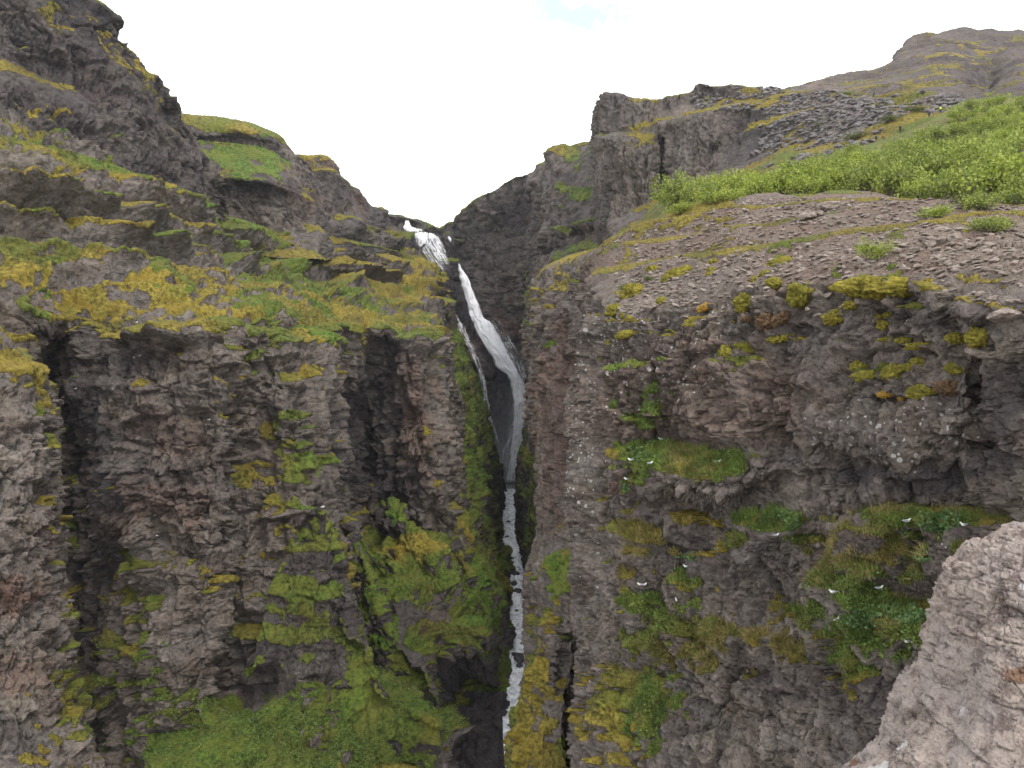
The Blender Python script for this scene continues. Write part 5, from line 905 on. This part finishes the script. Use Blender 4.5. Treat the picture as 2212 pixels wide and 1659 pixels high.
def hiker(patch, x, y, jacket, trousers, pack, label, lean=.25, rz=0., stride=.25, crouch=0., sc=1.):
    p, nn = at(patch, x, y); root = empty('person', p, rz, sc); tag(root, label, 'person', 'hikers climbing the right hand slope')
    hip = np.array([0, 0, .92-crouch]); up = np.array([0, math.sin(lean), math.cos(lean)])
    ch = hip+up*.42; nk = hip+up*.56; hd = nk+up*.10+np.array([0, .04, .03]); top = nk+up*.24+np.array([0, .04, .0])
    J = [hip, hip+up*.2, ch, nk, nk+up*.06, hd, top]; E = [(0,1),(1,2),(2,3),(3,4),(4,5),(5,6)]; r = [.13,.12,.15,.07,.055,.095,.07]
    limbs = {}
    for s in (-1, 1):
        sh = ch+np.array([s*.19, 0, .06]); el = sh+np.array([s*.07, .05+.1*s, -.27]); wr = el+np.array([0, .18, -.14]); hn = wr+np.array([0, .07, -.03]); i0 = len(J)
        J += [sh, el, wr, hn]; E += [(2,i0),(i0,i0+1),(i0+1,i0+2),(i0+2,i0+3)]; r += [.065,.048,.034,.036]
        hp = hip+np.array([s*.09, 0, -.04]); kn = hp+np.array([s*.02, .12+crouch*.5+s*stride*.5, -.42+crouch*.35]); an = np.array([s*.12, s*stride, .09]); ft = an+np.array([0, .17, -.05]); i1 = len(J)
        J += [hp, kn, an, ft]; E += [(0,i1),(i1,i1+1),(i1+1,i1+2),(i1+2,i1+3)]; r += [.095,.065,.045,.04]
        limbs[s] = (sh, el, wr, hp, kn, an, ft)
    skin_mesh('body', J, E, r, SKIN, root)
    jj = [hip, hip+up*.2, ch, nk]; je = [(0,1),(1,2),(2,3)]; jr = [.165,.16,.185,.085]
    tj = [hip]; te = []; tr = [.155]
    for s in (-1, 1):
        sh, el, wr, hp, kn, an, ft = limbs[s]; a = len(jj); jj += [sh, el, wr]; je += [(2,a),(a,a+1),(a+1,a+2)]; jr += [.085,.066,.052]
        a = len(tj); tj += [hp, kn, an]; te += [(0,a),(a,a+1),(a+1,a+2)]; tr += [.12,.088,.07]
        bt = ell(tuple((an+ft)/2+np.array([0, 0, -.01])), (.055, .14, .06), 2); mesh_np('boot', bt[0], bt[1], CL['black'], parent=root)
    skin_mesh('jacket', jj, je, jr, CL[jacket], root); skin_mesh('trousers', tj, te, tr, CL[trousers], root)
    hr = ell(tuple(hd+np.array([0, -.02, .045])), (.10, .115, .085), 2); mesh_np('hair' if jacket != 'neon' else 'hood', hr[0], hr[1], HAIR if jacket != 'neon' else CL['neon'], parent=root)
    for s in (-1, 1):
        e = ell(tuple(hd+np.array([s*.035, .088, .01])), (.012, .01, .01), 1); mesh_np('eye', e[0], e[1], EYE, parent=root)
    nz_ = ell(tuple(hd+np.array([0, .10, -.015])), (.013, .02, .02), 1); mesh_np('nose', nz_[0], nz_[1], SKIN, parent=root)
    if pack:
        c0 = ch-np.array([0, .22, .08]); pk = ell(tuple(c0), (.16, .12, .26), 3); v = pk[0]-c0; v = np.sign(v)*np.abs(v/np.array([.16,.12,.26]))**.7*np.array([.16,.12,.26]); mesh_np('backpack', v+c0, pk[1], CL[pack], parent=root)
    return root
hiker('cliff_tower', 1893, 303, 'blue', 'navy', 'navy', 'hiker in a blue jacket bending forward beside the large dark olive bush', .75, -.4, .2, .12, 1.05)
hiker('cliff_tower', 1909, 298, 'orange', 'khaki', None, 'small hiker in orange just behind the blue one, mostly hidden by scrub', .6, .3, .2, .3, .85)
hiker('cliff_tower', 1944, 286, 'grey', 'black', 'black', 'hiker in dark grey walking upright up the path', .15, -.3, .22, 0., 1.05)
hiker('cliff_tower', 2005, 252, 'black', 'navy', 'purple', 'hiker in black half hidden by bushes below the neon one', .5, -.6, .2, .1, 1.1)
hiker('cliff_tower', 2032, 242, 'neon', 'black', None, 'hiker in a neon yellow jacket at the edge of the thicket', .5, -.5, .2, .1, 1.1)
hiker('cliff_tower', 2037, 232, 'black', 'black', 'black', 'hiker in black directly above the neon yellow one, under the rock stack', .3, -.5, .2, .1, 1.)
hiker('cliff_tower', 1888, 208, 'purple', 'navy', 'black', 'topmost hiker in purple and navy sitting on the gravel crest', .3, 1.2, .1, .35, 1.15)
# ================================================================ light, sky, camera
w = bpy.data.worlds.new('World'); SC.world = w; w.use_nodes = True; t = w.node_tree; t.nodes.clear()
SUN_EL, SUN_AZ = math.radians(52), math.radians(150)
def wn(typ, ins=None, **kw):
    nd = t.nodes.new(typ)
    for k, v in kw.items(): setattr(nd, k, v)
    for k, v in (ins or {}).items():
        if hasattr(v, 'links'): t.links.new(v, nd.inputs[k])
        else: nd.inputs[k].default_value = v
    return nd
sky = wn('ShaderNodeTexSky', sky_type='NISHITA', sun_disc=False, sun_elevation=SUN_EL, sun_rotation=SUN_AZ)
tc = wn('ShaderNodeTexCoord').outputs['Generated']
cl = wn('ShaderNodeTexNoise', {'Vector': wn('ShaderNodeMapping', {'Vector': tc, 'Scale': (1, 1, 2.2)}).outputs[0], 'Scale': 2.3, 'Detail': 6, 'Roughness': .55})
hol = P(1245, 38, 1.); hol = hol/np.linalg.norm(hol)
dv = wn('ShaderNodeVectorMath', {0: wn('ShaderNodeMapping', {'Vector': wn('ShaderNodeVectorMath', {0: tc, 1: tuple(-hol)}, operation='ADD').outputs[0], 'Rotation': (0, math.radians(24), 0), 'Scale': (1, 1, 2.3)}).outputs[0]}, operation='LENGTH').outputs['Value']
n2 = wn('ShaderNodeTexNoise', {'Vector': tc, 'Scale': 26, 'Detail': 6, 'Roughness': .6}).outputs[0]
gap = wn('ShaderNodeMapRange', {0: wn('ShaderNodeMath', {0: dv, 1: wn('ShaderNodeMath', {0: n2, 1: .22}, operation='MULTIPLY').outputs[0]}, operation='ADD').outputs[0], 1: .125, 2: .205, 3: .8, 4: 0.}, interpolation_type='SMOOTHSTEP').outputs[0]
thin = wn('ShaderNodeMapRange', {0: cl.outputs[0], 1: .35, 2: .62, 3: .82, 4: 1.}).outputs[0]
cloud = wn('ShaderNodeMix', {0: thin, 6: (.88*1.25, .93*1.25, 1.25, 1), 7: (1.40, 1.40, 1.40, 1)}, data_type='RGBA').outputs[2]
skyb = wn('ShaderNodeVectorMath', {0: sky.outputs[0], 'Scale': .12}, operation='SCALE').outputs[0]
skyc = wn('ShaderNodeMix', {0: .82, 6: skyb, 7: (.40, .55, .64, 1)}, data_type='RGBA').outputs[2]
fin = wn('ShaderNodeMix', {0: gap, 6: cloud, 7: skyc}, data_type='RGBA').outputs[2]
tot = wn('ShaderNodeVectorMath', {0: fin, 1: wn('ShaderNodeVectorMath', {0: skyb, 'Scale': .25}, operation='SCALE').outputs[0]}, operation='ADD').outputs[0]
bg = wn('ShaderNodeBackground', {'Color': tot, 'Strength': 1.0}); t.links.new(bg.outputs[0], wn('ShaderNodeOutputWorld').inputs[0])
hn = N('haze'); hv = hn.n('ShaderNodeVolumePrincipled', {'Color': (.86, .90, 1., 1), 'Density': .00005, 'Anisotropy': .3}); hn.t.links.new(hv.outputs[0], hn.out.inputs['Volume'])
bb = np.array([[x, y, z] for x in (-1200, 1200) for y in (-400, 1400) for z in (-160, 420)], float)
tag(mesh_np('haze', bb, [[0, 1, 3, 2], [4, 6, 7, 5], [0, 4, 5, 1], [2, 3, 7, 6], [0, 2, 6, 4], [1, 5, 7, 3]], hn.m, smooth=False), kind='stuff')
sl = bpy.data.lights.new('sun', 'SUN'); sl.energy = 1.4; sl.angle = math.radians(14); sl.color = (1, .95, .88)
so = bpy.data.objects.new('sun', sl); COL.objects.link(so)
dr = Vector((-math.sin(SUN_AZ)*math.cos(SUN_EL)*-1, math.cos(SUN_AZ)*math.cos(SUN_EL), math.sin(SUN_EL)))
so.rotation_euler = dr.to_track_quat('Z', 'Y').to_euler()
cam = bpy.data.cameras.new('camera'); cam.sensor_width = 36; cam.lens = 36*F/2212; cam.clip_end = 20000; cam.clip_start = .05
co = bpy.data.objects.new('camera', cam); COL.objects.link(co); co.rotation_euler = (math.radians(90)+PITCH, 0, 0); SC.camera = co
SC.view_settings.view_transform = 'Standard'; SC.view_settings.look = 'None'; SC.view_settings.exposure = .5; SC.view_settings.gamma = 1
SC.cycles.max_bounces = 5; SC.cycles.diffuse_bounces = 3; SC.cycles.transparent_max_bounces = 24; SC.cycles.volume_bounces = 2; SC.cycles.volume_max_steps = 64
SC.render.resolution_x, SC.render.resolution_y = 1024, 768
print('script done %.1fs' % (time.time()-T0))
